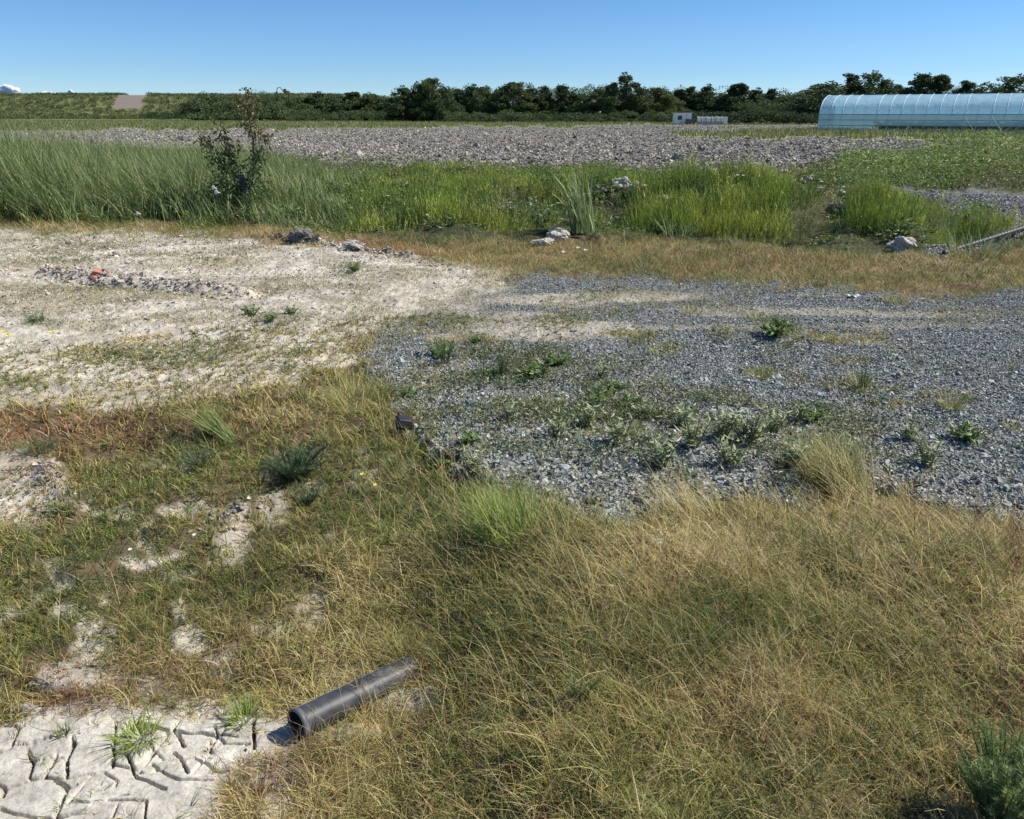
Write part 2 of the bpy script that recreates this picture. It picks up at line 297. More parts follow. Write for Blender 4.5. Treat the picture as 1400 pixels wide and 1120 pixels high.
m_leaf=mat('leaf',.5,.4,trans=.25)
m_tree=mat('tree_leaf',.6,.25,trans=.15,rnd=.22)
m_bark=mat('bark',.85,.2,detail=(14,.6,1.3),bump=(.5,.02))
m_stone=mat('crushed_stone',.75,.35,detail=(60,.7,1.3))
m_clod=mat('soil_clod',.95,.1,detail=(30,.75,1.25),bump=(.6,.01))
m_plast=mat('black_plastic',.5,.4,detail=(18,.55,2.0),bump=(.25,.002))
m_white=mat('white_paint',.5,.4,detail=(3,.85,1.05))
m_metal=mat('galvanised_metal',.45,.5,detail=(5,.8,1.1),metal=.6)
# ---------------------------------------------------------------- the ground sheet
def ground_mat():
    m=bpy.data.materials.new('ground'); m.use_nodes=True; N=m.node_tree.nodes; L=m.node_tree.links; b=N['Principled BSDF']
    b.inputs['Roughness'].default_value=.95; b.inputs['Specular IOR Level'].default_value=.15
    a=N.new('ShaderNodeAttribute'); a.attribute_name='Col'; tc=N.new('ShaderNodeTexCoord')
    mk=N.new('ShaderNodeAttribute'); mk.attribute_name='Mask'; sp=N.new('ShaderNodeSeparateColor'); L.new(mk.outputs['Color'],sp.inputs[0])
    def noise(s,d,r=.6):
        n=N.new('ShaderNodeTexNoise'); n.inputs['Scale'].default_value=s; n.inputs['Detail'].default_value=d; n.inputs['Roughness'].default_value=r; L.new(tc.outputs['Object'],n.inputs['Vector']); return n.outputs['Fac']
    def mr(x,a0,a1,b0,b1):
        n=N.new('ShaderNodeMapRange'); L.new(x,n.inputs[0])
        for i,v in zip((1,2,3,4),(a0,a1,b0,b1)): n.inputs[i].default_value=v
        return n.outputs[0]
    def math_(op,x,y):
        n=N.new('ShaderNodeMath'); n.operation=op
        for i,v in enumerate((x,y)):
            if isinstance(v,(int,float)): n.inputs[i].default_value=v
            else: L.new(v,n.inputs[i])
        return n.outputs[0]
    n1=noise(9,8); n2=noise(55,6,.7); n3=noise(1.3,6,.7)
    vo=N.new('ShaderNodeTexVoronoi'); vo.inputs['Scale'].default_value=42; L.new(tc.outputs['Object'],vo.inputs['Vector'])
    vs=N.new('ShaderNodeSeparateColor'); L.new(vo.outputs['Color'],vs.inputs[0])
    g=math_('MULTIPLY',mr(vs.outputs[0],0,1,.5,1.6),mr(vo.outputs['Distance'],.25,.75,1.1,.45))
    base=math_('MULTIPLY',mr(n1,.3,.7,.72,1.28),mr(n2,.3,.7,.72,1.25))
    base=math_('MULTIPLY',base,mr(n3,.3,.7,.85,1.15))
    mixf=N.new('ShaderNodeMix'); mixf.data_type='FLOAT'; L.new(sp.outputs[0],mixf.inputs[0]); L.new(base,mixf.inputs[2]); L.new(g,mixf.inputs[3])
    mx=N.new('ShaderNodeVectorMath'); mx.operation='SCALE'; L.new(a.outputs['Color'],mx.inputs[0]); L.new(mixf.outputs[0],mx.inputs['Scale'])
    L.new(mx.outputs[0],b.inputs['Base Color'])
    hb=math_('ADD',math_('MULTIPLY',n2,.35),math_('MULTIPLY',n1,1.0)); hg=math_('MULTIPLY',math_('SUBTRACT',1.0,vo.outputs['Distance']),1.6)
    mh=N.new('ShaderNodeMix'); mh.data_type='FLOAT'; L.new(sp.outputs[0],mh.inputs[0]); L.new(hb,mh.inputs[2]); L.new(hg,mh.inputs[3])
    bp=N.new('ShaderNodeBump'); bp.inputs['Strength'].default_value=.8; bp.inputs['Distance'].default_value=.02; L.new(mh.outputs[0],bp.inputs['Height']); L.new(bp.outputs[0],b.inputs['Normal'])
    return m
def mixc(c,m,col): return c*(1-m[:,None])+np.array(col)*m[:,None]
def ground():
    ang=np.concatenate([np.linspace(-180,-52,22)[:-1],np.arange(-52,-43,.4),np.arange(-43,-4,.1),np.arange(-4,48,.14),np.linspace(48,180,24)])
    ang=R(1)*ang; ang=ang[:-1]              # -180 equals 180: closed
    r=[.02,.1,.2,.35,.5,.65,.8,.95,1.05]
    while r[-1]<2.05: r.append(r[-1]+.0035)
    while r[-1]<3: r.append(r[-1]+.008)
    while r[-1]<22: r.append(r[-1]*1.0034)
    while r[-1]<420: r.append(r[-1]*1.007)
    while r[-1]<6000: r.append(r[-1]*1.25)
    r=np.array(r); A,Q=np.meshgrid(ang,r); x=(Q*np.sin(A)).ravel(); y=(Q*np.cos(A)).ravel()
    z=Zr(x,y); d=np.hypot(x,y)
    # cracks
    near=np.where((d<2.3)&(x<0)&(y>.6))[0]; cx,cy=x[near],y[near]; dep=np.zeros(len(near))
    wv=.006*fbm(cx*16,cy*16,3,91); wv2=.006*fbm(cx*16+50,cy*16,3,92)
    for pl,wd in CRK:
        pts=[tuple(float(q) for q in G(*p)) for p in pl]; hw=wd*.5*1.35/F
        for i in range(len(pts)-1):
            s,t=seg_dist(cx+wv,cy+wv2,pts[i],pts[i+1])
            hh=hw*1.1*(.6+.7*vnoise(cx*30,cy*30,93))
            dep=np.maximum(dep,(1-sm(hh*.85,hh*1.05+.0015,s))*min(.07,hw*18))
            dep=np.maximum(dep,(1-sm(0,hh*1.5+.006,s))*.0012)
    gxn,gyn=np.meshgrid(np.arange(-3,1,.15),np.arange(.6,3,.15)); sx_=(gxn+U(-.06,.06,gxn.shape)).ravel(); sy_=(gyn+U(-.06,.06,gyn.shape)).ravel()
    f1=np.full(len(near),9.); f2=f1.copy()
    for a_,b_ in zip(sx_,sy_):
        dd_=np.hypot(cx+wv*2-a_,cy+wv2*2-b_); f2=np.minimum(f2,np.maximum(f1,dd_)); f1=np.minimum(f1,dd_)
    cz_=look(CRKZONE,cx,cy)*sm(.22,.42,vnoise(cx*4,cy*4,94))
    dep=np.maximum(dep,cz_*(1-sm(.004,.009,(f2-f1)/(.5+.9*vnoise(cx*11,cy*11,96))))*.035)
    z[near]-=dep
    gr=look(M_GRAV,x,y); cl=look(M_CLAY,x,y); fi=look(M_FIELD,x,y); di=look(M_DITCH,x,y); st=look(M_STRIP,x,y); ro=look(M_ROAD2,x,y); ho=look(M_HOLE,x,y); isl=look(M_ISL,x,y)
    px0,py0=W2P(x,y); n=fbm(x*1.2,y*1.2,4,101); n2=fbm(x*5,y*5,3,102); nf=fbm(x*.05,y*.05,3,103)
    c=np.tile(np.array([.12,.09,.055]),(len(x),1))                       # soil and thatch below grass
    c=mixc(c,sm(30,60,d),(.16,.20,.06))                                   # far grassland
    c=mixc(c,sm(30,60,d)*sm(-.1,.4,nf)*.6,(.26,.25,.11))
    c=mixc(c,st*sm(8,9,d)*(1-sm(14,16,d)),(.26,.19,.11))
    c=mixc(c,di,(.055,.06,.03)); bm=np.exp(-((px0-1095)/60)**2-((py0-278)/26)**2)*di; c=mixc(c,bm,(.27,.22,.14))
    c=mixc(c,cl*(1-sm(20,22,d)),(.50,.46,.38)); ne=fbm(x*.9,y*2.2,4,421)
    c=mixc(c,cl*(1-sm(16,18,d))*sm(-.15,.35,ne)*.45*(1-look(CRKZONE,x,y)),(.27,.22,.14)); c=mixc(c,cl*sm(-.05,.45,n2+.5*n)*.45*(1-look(CRKZONE,x,y)),(.22,.19,.145))
    c=mixc(c,cl*look(CRKZONE,x,y),(.50,.47,.395))
    g2=np.clip(gr*(1-cl*.8)+ro+ho,0,1)*(1-sm(24,28,d))
    c=mixc(c,g2,(.225,.235,.215))
    c=mixc(c,g2*isl*.6,(.15,.15,.10))
    fieldc=np.array([.27,.245,.20]); c=mixc(c,fi,fieldc); c=mixc(c,fi*sm(-.1,.6,n2)*.5,(.16,.14,.125))
    hill=(y>255)&(x/np.maximum(y,1)<-.04)
    c=np.where(hill[:,None],np.array([.15,.165,.065])*(1+.3*nf[:,None]),c)
    P0=at(152,150,290)[0]; 
    u=(x/np.maximum(y,1)); pxx,_=W2P(x,y)
    cleared=(y>281)&(y<322); lo=150+(y-281)/38*22; hi=193+(y-281)/38*10
    ap=CX+F*x/(y*CT+(CH-z)*ST)
    k=cleared&(ap>lo+3*n)&(ap<hi+3*n); c=np.where(k[:,None],np.array([.20,.17,.145]),c)
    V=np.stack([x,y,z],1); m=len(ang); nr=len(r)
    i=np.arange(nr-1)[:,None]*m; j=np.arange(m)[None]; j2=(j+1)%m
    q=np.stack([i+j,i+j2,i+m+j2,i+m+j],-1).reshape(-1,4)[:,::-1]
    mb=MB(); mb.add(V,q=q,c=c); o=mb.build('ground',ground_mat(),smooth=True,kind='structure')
    a=o.data.color_attributes.new('Mask','FLOAT_COLOR','POINT')
    a.data.foreach_set('color',np.stack([g2*(1-isl*.3),cl,fi,np.ones(len(x))],1).astype(np.float32).ravel())
ground()
# ---------------------------------------------------------------- scatter helpers
def polar(n,r0,r1,pw,amax=R(40),amin=None):   # density per area falls as r^-pw
    u=U(0,1,n); e=2-pw
    r=(r0**e+u*(r1**e-r0**e))**(1/e) if abs(e)>1e-6 else r0*(r1/r0)**u
    a=U(-amax if amin is None else amin,amax,n); return r*np.sin(a),r*np.cos(a),r
def keep(x,y,r,p): k=U(0,1,len(x))<p; return x[k],y[k],r[k]
DRY=np.array([[.68,.54,.24],[.56,.435,.165],[.42,.345,.11],[.72,.62,.36]])
GRN=np.array([[.18,.23,.05],[.125,.175,.045],[.28,.30,.07],[.085,.125,.04]])
REDC=np.array([[.40,.19,.10],[.46,.27,.15],[.30,.15,.09]])
def grass_col(x,y,gadd=0):
    n=len(x); g=look(GREEN,x,y)+.17+.45*fbm(x*1.7,y*1.7,3,201)+.15*fbm(x*7,y*7,2,202)+gadd; rd=look(RED,x,y)+.12*fbm(x*2.3,y*2.3,2,203)
    c=DRY[rng.integers(0,4,n)]; u=U(0,1,n)
    mid=np.array([.34,.30,.08])*np.ones((n,1)); t=sm(0,.55,g+U(-.25,.25,n))
    c=c*(1-t[:,None]*.8)+mid*t[:,None]*.8
    isg=u<np.clip(g*1.1-.05,0,.93); c=np.where(isg[:,None],GRN[rng.integers(0,4,n)],c)
    isr=(U(0,1,n)<np.clip(rd*.7,0,.7)); c=np.where(isr[:,None],REDC[rng.integers(0,3,n)],c)
    return c*U(.55,1.25,n)[:,None]*(1+.25*fbm(x*3.1,y*3.1,3,205))[:,None]
def P3(x,y,dz=0): return np.stack([x,y,Zr(x,y)+dz],1)
LAY=R(150)                                   # the way the long grass lies (up-left in the picture)
# gravel stones
def gravel():
    mb=MB()
    x,y,r=polar(640000,2.6,12.5,1.25,R(40),R(-16)); g=look(M_GRAV,x,y)*(1-np.clip(look(STREAK,x,y)*1.9,0,.96))*(1-.35*look(M_ISL,x,y))
    # loose stones fading into the surroundings
    x,y,r=keep(x,y,r,np.clip(g,0,1)); n=len(x)
    s=rng.lognormal(math.log(.0055),.42,n)*np.clip(1.25-.06*r,.85,1)
    s*=1+.45*np.exp(-(((W2P(x,y)[0]-800)/200)**2+((W2P(x,y)[1]-680)/60)**2))
    v=np.clip(rng.lognormal(math.log(.24),.38,n),.06,.52); tint=np.stack([.96+U(-.05,.05,n),1.02*np.ones(n),.95+U(-.07,.05,n)],1)
    w_=U(0,1,n); c=v[:,None]*tint; c[w_<.04]=np.array([.46,.43,.37])
    rocks(P3(x,y,0)+np.stack([0*x,0*x,s*U(-.1,.55,n)],1),s,c,mb,flat=.62)
    x,y,r=polar(40000,13,19,1,R(36),R(18)); g=np.maximum(look(M_ROAD2,x,y),0); x,y,r=keep(x,y,r,g); n=len(x)
    x2,y2,r2=polar(60000,10,14.5,1,R(37),R(26)); g=look(M_HOLE,x2,y2); x2,y2,r2=keep(x2,y2,r2,g); x=np.r_[x,x2];y=np.r_[y,y2]; n=len(x)
    v=np.clip(rng.lognormal(math.log(.24),.4,n),.05,.6); s=rng.lognormal(math.log(.0125),.35,n)
    rocks(P3(x,y,.004),s,v[:,None]*np.array([1.02,1.02,.95]),mb)
    mb.build('gravel',m_stone,kind='stuff',label='crushed blue-grey gravel spread over the pad on the right',cat='gravel')
gravel()
def clay_crumbs():
    mb=MB(); x,y,r=polar(170000,1.3,13,1.1,R(44)); g=look(M_CLAY,x,y)*(1-.94*look(CRKZONE,x,y))*sm(-.5,.3,fbm(x*3,y*3,3,301)); x,y,r=keep(x,y,r,g*.7*(1-.7*look(STREAK,x,y))); n=len(x)
    s=rng.lognormal(math.log(.0062),.5,n)*np.clip(.12*r+.15,.35,1.5)
    v=np.clip(rng.normal(.43,.10,n),.12,.6); v[U(0,1,n)<.12]*=.5
    rocks(P3(x,y,0)+np.stack([0*x,0*x,s*.1],1),s,v[:,None]*np.array([1,.93,.80]),mb,flat=.5)
    # dark churned clods along the ruts
    for (a,b,k,wd,cs) in [((70,372),(330,398),750,.17,.34),((380,324),(440,334),260,.10,.18),((455,338),(560,350),300,.08,.38),((60,640),(98,705),160,.05,.25),((300,745),(325,690),100,.06,.25)]:
        A,B=G(*a),G(*b); t=U(0,1,k); x=A[0]+(B[0]-A[0])*t+rng.normal(0,wd,k); y=A[1]+(B[1]-A[1])*t+rng.normal(0,wd*.8,k)
        s=rng.lognormal(math.log(.0155 if A[1]>4 else .008),.4,k); v=np.clip(rng.normal(cs,.1,k),.08,.55)
        rocks(P3(x,y,.006),s,v[:,None]*np.array([1.08,.93,.77]),mb,flat=.7)
    mb.build('clay_crumbs',m_clod,kind='stuff',label='pale crumbled clay lumps on the bare ground',cat='clay')
clay_crumbs()
def field_clods():
    mb=MB(); x,y,r=polar(330000,17,130,1.45,R(38)); g=look(M_FIELD,x,y); x,y,r=keep(x,y,r,sm(.3,.7,g)); n=len(x)
    s=rng.lognormal(math.log(.030),.5,n)*np.clip(r/26,.8,4.0)**.1
    v=np.clip(rng.normal(.27,.08,n),.08,.55); k=U(0,1,n); v[k<.10]=U(.4,.58,(k<.10).sum()); v[k>.8]*=.6
    tn=fbm(x*.08,y*.25,3,311)[:,None]
    rocks(P3(x,y,.01),s,v[:,None]*(np.array([1,.93,.79])+tn*np.array([-.05,0,.05])),mb,flat=.75,jit=.45)
    mb.build('ploughed_clods',m_clod,kind='stuff',label='grey-brown clods covering the ploughed field',cat='clods')
field_clods()
# near grass: short mat, long lying grass, thin stalks
def tufts(x,y,r,per,sp):                       # blades spring from tuft centres and lean outwards
    n=len(x); k=np.repeat(np.arange(n),per); a=U(0,6.283,n*per); rr=sp*np.sqrt(U(0,1,n*per))*np.repeat(U(.5,1.6,n),per)
    return x[k]+rr*np.cos(a),y[k]+rr*np.sin(a),r[k],a,k
def grass_near():
    mb=MB()
    x,y,r=polar(56000,1.15,6.6,1.25,R(47))
    bare=np.clip(look(M_CLAY,x,y)*1.05,0,1); gr=look(M_GRAV,x,y); isl=look(M_ISL,x,y)
    pat=sm(-.55,.12,fbm(x*2.4,y*2.4,4,401)+.45*fbm(x*9,y*9,2,402))
    p=(1-bare*(.62+.36*np.clip(look(CRKZONE,x,y)*1.3,0,1)))*(1-gr)*(.48+.52*pat)+isl*.7*(gr)+isl*.6*bare+bare*.10*(1-look(CRKZONE,x,y)*.93)
    x,y,r=keep(x,y,r,np.clip(p,0,1)); hx,hy=x,y; h0=(.35+.65*look(HGT,hx,hy))*U(.55,1.35,len(x))*(1-.35*look(M_GRAV,x,y))*(1-.45*look(M_CLAY,x,y))
    tg=rng.normal(0,.16,len(x)); x,y,r,a,k=tufts(x,y,r,8,.013); n=len(x); h=h0[k]
    H=.085*h*rng.lognormal(0,.4,n); wd=.0023*np.clip(r/2.2,.8,3)*U(.5,1.5,n)
    blades(P3(x,y),H,wd,a+rng.normal(0,.7,n),U(.1,1.1,n),U(.2,2.0,n),3,grass_col(x,y,tg[k]),mb=mb)
    mb.build('short_grass',m_grass,kind='stuff',label='short yellow-green grass matting the foreground',cat='grass')
    # taller tufts
    mb=MB(); x,y,r=polar(15000,1.15,6.2,1.2,R(47)); h=look(HGT,x,y)
    p=(1-look(M_CLAY,x,y))*(1-look(M_GRAV,x,y)*.92)*sm(.42,1.15,h+.35*fbm(x*1.6,y*1.6,3,411))*sm(-.35,.25,fbm(x*3.5,y*3.5,3,412))
    x,y,r=keep(x,y,r,p); tg=rng.normal(-.06,.16,len(x)); ta=np.where(U(0,1,len(x))<.55,rng.normal(LAY,.5,len(x)),U(0,6.28,len(x))); h0=U(.5,1.2,len(x))*(.6+.4*look(HGT,x,y))
    x,y,r,a,k=tufts(x,y,r,9,.018); n=len(x)
    H=.125*h0[k]*rng.lognormal(0,.3,n); wd=.0019*np.clip(r/2,.8,2.6)*U(.5,1.5,n)
    blades(P3(x,y),H,wd,ta[k]+rng.normal(0,.65,n),U(.1,1.0,n),U(.3,1.6,n),4,grass_col(x,y,tg[k])*1.06,mb=mb)
    mb.build('long_grass',m_grass,kind='stuff',label='long golden grass leaning over to the left',cat='grass')
    # pale seed stalks with fine branching heads
    mb=MB(); x,y,r=polar(9000,1.2,5.4,1,R(46)); h=look(HGT,x,y)
    p=(1-look(M_CLAY,x,y)*.85)*(1-look(M_GRAV,x,y)*.93)*sm(.35,1.1,h)*(.3+.7*sm(-.2,.3,fbm(x*2,y*2,2,415))); x,y,r=keep(x,y,r,p); n=len(x)
    az=np.where(U(0,1,n)<.6,rng.normal(LAY,.45,n),U(0,6.28,n))
    c=np.array([.68,.54,.29])*U(.6,1.1,n)[:,None]; H=U(.09,.28,n); ln=U(.15,.9,n); cu=U(.2,1.1,n); P=P3(x,y); wd=.0012*np.clip(r/2,.9,2.2)
    m0=MB(); blades(P,H,wd,az,ln,cu,6,c,twist=3,tip=.5,mb=m0); V=m0.v[0].reshape(n,7,2,3); mb.add(m0.v[0],q=m0.q[0],c=m0.c[0])
    for lv in (4,5,5,6,6):
        B=V[:,lv].mean(1); k=U(0,1,n)<.75; nk=k.sum()
        blades(B[k],U(.015,.04,nk),wd[k]*1.1,az[k]+rng.normal(0,1.3,nk),U(.1,1.1,nk),U(0,.8,nk),2,c[k]*np.array([.9,.8,.75]),mb=mb,clampz=False)
    mb.build('seed_stalks',m_grass,kind='stuff',label='thin straw-coloured seed stalks rising out of the grass',cat='grass stalks')
    # low creeping weeds in the gravel belt: small leaves, some withered and curled
    mb=MB(); x,y,r=polar(190000,2.8,11,1.1,R(36)); px,py=W2P(x,y)
    b=np.exp(-((px-880)/270)**4-((py-585-(px-880)*.05)/45)**2)+.6*np.exp(-((px-680)/120)**2-((py-500)/30)**2)+.12
    b=np.where(look(M_CLAY,x,y)>.5,.5*look(M_ISL,x,y)+.35*sm(0,.4,fbm(x*.9,y*2.2,4,421)),b)
    p=np.maximum(look(M_GRAV,x,y),.8*look(M_CLAY,x,y)*(py<560))*b*sm(-.25,.35,fbm(x*3.2,y*3.2,3,431))*(.25+.75*(py>480)); x,y,r=keep(x,y,r,np.clip(p,0,1)*.9); n=len(x); m=4
    B=np.repeat(P3(x,y),m,0)+np.stack([rng.normal(0,.014,n*m),rng.normal(0,.014,n*m),U(.008,.05,n*m)],1)
    D=np.stack([rng.normal(0,1,n*m),rng.normal(0,1,n*m),U(-.2,1.1,n*m)],1)
    c=np.array([[.13,.18,.07],[.19,.23,.10],[.09,.13,.05],[.48,.47,.34],[.30,.27,.13]])[np.repeat(rng.choice(5,n,p=[.30,.22,.20,.14,.14]),m)]*U(.75,1.25,n*m)[:,None]
    kites(B,D,U(.014,.038,n*m),U(.005,.011,n*m),c,mb); mb.build('creeping_weeds',m_leaf,kind='stuff',label='low creeping weeds threading through the gravel',cat='weeds')
grass_near()
def grass_mid():
    mb=MB(); x,y,r=polar(330000,5.6,15.5,1.35,R(39))
    bare=np.clip(look(M_CLAY,x,y),0,1); gr=look(M_GRAV,x,y); isl=look(M_ISL,x,y); st=look(M_STRIP,x,y); di=look(M_DITCH,x,y); ro=np.maximum(look(M_ROAD2,x,y),look(M_HOLE,x,y))
    pat=sm(-.15,.4,fbm(x*.9,y*2.2,4,421)+.35*fbm(x*6,y*9,2,422))
    p=st*.9+di*(.5+.5*np.exp(-((W2P(x,y)[0]-1095)/70)**2-((W2P(x,y)[1]-285)/40)**2))+isl*.8+bare*(.14+.95*pat)*(1-look(STREAK,x,y)*.6)+(1-gr)*(1-bare)*(1-st)*(1-di)*.8; p=p*(1-ro*.9)
    x,y,r=keep(x,y,r,np.clip(p,0,1)); n=len(x); st=look(M_STRIP,x,y); cl=look(M_CLAY,x,y)
    H=(.035+.06*st*(.5+vnoise(x*2,y*2,5))+.02*look(M_ISL,x,y))*rng.lognormal(0,.35,n)*(1-.3*cl); wd=.0042*np.clip(r/9,.7,1.6)*U(.6,1.4,n)
    c=grass_col(x,y,.06+.12*look(M_STRIP,x,y)+.2*fbm(x*1.1,y*2,3,427)); dd=look(M_DITCH,x,y); c=np.where((U(0,1,n)<dd*.75)[:,None],GRN[rng.integers(0,4,n)]*U(.7,1.2,n)[:,None],c)
    blades(P3(x,y),H,wd,U(0,6.28,n),U(.2,1.1,n),U(.1,1.1,n),2,c,mb=mb)
    mb.build('dry_grass',m_grass,kind='stuff',label='brown and olive grass along the far side of the gravel and clay',cat='grass')
grass_mid()
# ---------------------------------------------------------------- green belt along the ditch
DG=np.array([[.12,.18,.05],[.165,.225,.065],[.08,.125,.04],[.21,.26,.09]])
HG=np.array([[.30,.36,.05],[.20,.285,.045],[.40,.44,.08],[.14,.21,.04]])
def belt():
    # tall reed grass on the left, thinning to the right
    mb=MB(); x,y,r=polar(150000,11.6,24,.9,R(39)); px,py=W2P(x,y); di=look(M_DITCH,x,y)
    tall=1-sm(330,620,px+40*fbm(x,y,2,501)); p=di*(.25+.75*tall)*(.5+.5*sm(-.4,.2,fbm(x*.9,y*.9,3,502)))*(1-np.clip(look(M_ROAD2,x,y)+look(M_HOLE,x,y),0,1))*(1-sm(480,640,px)*.62*(1-sm(1100,1160,px)))
    x,y,r=keep(x,y,r,p); n=len(x); px,py=W2P(x,y); tall=1-sm(300,520,px)
    edge=sm(.3,1.,look(M_DITCH,x,y)); front=1-sm(288,312,py)*.75
    H=(.24+.88*tall*(.7+.3*sm(-.9,.3,fbm(x*.8,y*.8,2,503))))*U(.55,1.2,n)*front*(1+.35*np.exp(-(px/160)**2)); H*=1-.35*sm(0,1,(px>1000)); gi=vnoise(x*2.6,y*2.6,505)*7
    c=DG[rng.integers(0,4,n)]*U(.7,1.35,n)[:,None]; k=U(0,1,n)<.10+.5*sm(1220,1400,px); c[k]=np.array([.36,.34,.17])
    blades(P3(x,y),H,.014*U(.5,1.4,n),R(180)+np.sin(gi)*1.3+rng.normal(0,.8,n),U(.02,.45,n),U(.1,1.5,n),4,c,mb=mb)
    mb.build('reed_grass',m_grass,kind='stuff',label='tall blue-green reed grass along the ditch on the left',cat='reed grass')
    # horsetail plumes in soft bright clumps
    mb=MB(); x,y,r=polar(2400,11.0,22.5,.8,R(37),R(-14)); px,py=W2P(x,y); di=look(M_DITCH,x,y)
    p=di*sm(400,560,px)*(1-.93*np.exp(-((px-1095)/42)**4-((py-276)/30)**4))*(1-.75*np.exp(-((px-700)/75)**2-((py-300)/16)**2))
    p*=1-sm(1105,1150,px)*(1-np.exp(-((px-1215)/75)**4-((py-300)/28)**4)-.8*np.exp(-((px-1240)/160)**4-((py-243)/14)**4)-np.exp(-((px-1325)/50)**4-((py-303)/10)**4))
    p*=(1-np.clip(look(M_ROAD2,x,y)*2,0,1))*(1-sm(306,326,py)*.9)
    x,y,r=keep(x,y,r,np.clip(p*sm(-.35,.2,fbm(x*.8,y*1.2,3,511)),0,1)*.42)
    sx=[at(a,b,1)[0] for a,b in ()] ; ex=[G(a,b) for a in range(878,1062,13) for b in (298,308,317)]+[G(a,b) for a in range(1165,1242,11) for b in (308,320)]+[G(a,b) for a in range(1185,1235,12) for b in (296,)]+[G(1310+12*k,306) for k in range(4)]+[G(a,312) for a in range(500,690,22)]
    x=np.r_[x,[e[0] for e in ex]]; y=np.r_[y,[e[1] for e in ex]]; nc=len(x); big=np.r_[np.zeros(nc-len(ex)),np.ones(len(ex))]
    R_=U(.2,.48,nc)*(1-.25*big); Hc=U(.26,.48,nc)+.13*big; per=56; k=np.repeat(np.arange(nc),per); a=U(0,6.28,nc*per); q=np.sqrt(U(0,1,nc*per))
    px_=x[k]+R_[k]*q*np.cos(a); py_=y[k]+R_[k]*q*np.sin(a); n=len(k); ok=look(M_GRAV,px_,py_)<.3
    Hh=Hc[k]*(1-.68*q**2)*U(.75,1.15,n); m=10
    t=np.tile((np.arange(m)+.5)/m,(n,1)); tl=.28*q+U(0,.12,n)
    B=P3(px_,py_); X=B[:,None,:]+np.stack([np.cos(a)[:,None]*tl[:,None]*Hh[:,None]*t,np.sin(a)[:,None]*tl[:,None]*Hh[:,None]*t,Hh[:,None]*t*.95],-1)
    X=X.reshape(-1,3); L=(Hh[:,None]*(.32-.17*t)).ravel(); cc=HG[rng.integers(0,4,nc)]*U(.75,1.25,nc)[:,None]; c=np.repeat(cc[k]*U(.7,1.25,n)[:,None],m,0)*U(.85,1.15,n*m)[:,None]
    blades(X,L,.009*U(.6,1.3,n*m),U(0,6.28,n*m),U(.2,.75,n*m),-U(.0,.5,n*m),1,c,mb=mb,clampz=False)
    mb.build('horsetail',m_leaf,kind='stuff',label='soft bright green horsetail covering the ditch banks',cat='horsetail')
    # broad leafy weeds
    mb=MB(); x,y,r=polar(90000,11.6,34,.9,R(38)); px,py=W2P(x,y); di=look(M_DITCH,x,y)
    right=sm(1120,1160,px)*(1-sm(256,264,py))*(.35+.65*sm(-.35,.15,fbm(x*.7,y*.5,3,527))); mid=sm(-.1,.35,fbm(x*1.3,y*1.3,3,521))*(1-right)
    p=di*np.clip(right*.9+mid*.55,0,1)*(1-np.clip(look(M_ROAD2,x,y)+look(M_HOLE,x,y),0,1)); x,y,r=keep(x,y,r,p); n=len(x); px,py=W2P(x,y)
    right=sm(1120,1160,px)*(1-sm(256,264,py))
    hh=(.12+.50*right*sm(-.5,.3,fbm(x*.6,y*.5,3,523))+.12*U(0,1,n))*(1-.6*sm(296,318,py))*(1-.75*right*(1-sm(200,228,py))); m=6
    B=np.repeat(P3(x,y),m,0); hz=np.repeat(hh,m)*U(.2,1.1,n*m); B=B+np.stack([rng.normal(0,.06,n*m),rng.normal(0,.06,n*m),hz],1)
    D=np.stack([rng.normal(0,1,n*m),rng.normal(0,1,n*m),U(-.3,.9,n*m)],1)
    c=np.repeat(DG[rng.integers(0,4,n)]*np.array([1.1,1.05,.9])*(1+.5*right)[:,None]*U(.7,1.3,n)[:,None],m,0)*U(.8,1.2,n*m)[:,None]
    k=np.repeat((U(0,1,n)<.25*right*sm(1280,1400,px)),m); c[k]=np.array([.34,.30,.13])
    kites(B,D,U(.05,.12,n*m),U(.018,.04,n*m),c,mb)
    mb.build('leafy_weeds',m_leaf,kind='stuff',label='leafy green weeds growing among the reeds and on the right-hand bank',cat='weeds')
belt()
def far_grass():
    mb=MB(); n=170000; px=U(-150,1650,n); Y=U(55,215,n); x=(px-CX)/F*Y*CT; y=Y; fi=look(M_FIELD,x,y); pp=np.where((y<100)&(px<900),0,1)
    k=(fi<.3); x,y=x[k],y[k]; n=len(x)
    c=np.array([[.16,.20,.065],[.11,.15,.05],[.30,.28,.13],[.21,.22,.09]])[rng.integers(0,4,n)]*U(.7,1.25,n)[:,None]
    blades(P3(x,y),U(.08,.34,n)*(.6+.8*vnoise(x*.3,y*.3,9)),U(.05,.12,n),U(0,6.28,n),U(0,.6,n),U(0,.5,n),1,c,mb=mb,tip=.3)
    mb.build('meadow_grass',m_grass,kind='stuff',label='rough meadow grass between the ploughed field and the treeline',cat='grass')
far_grass()
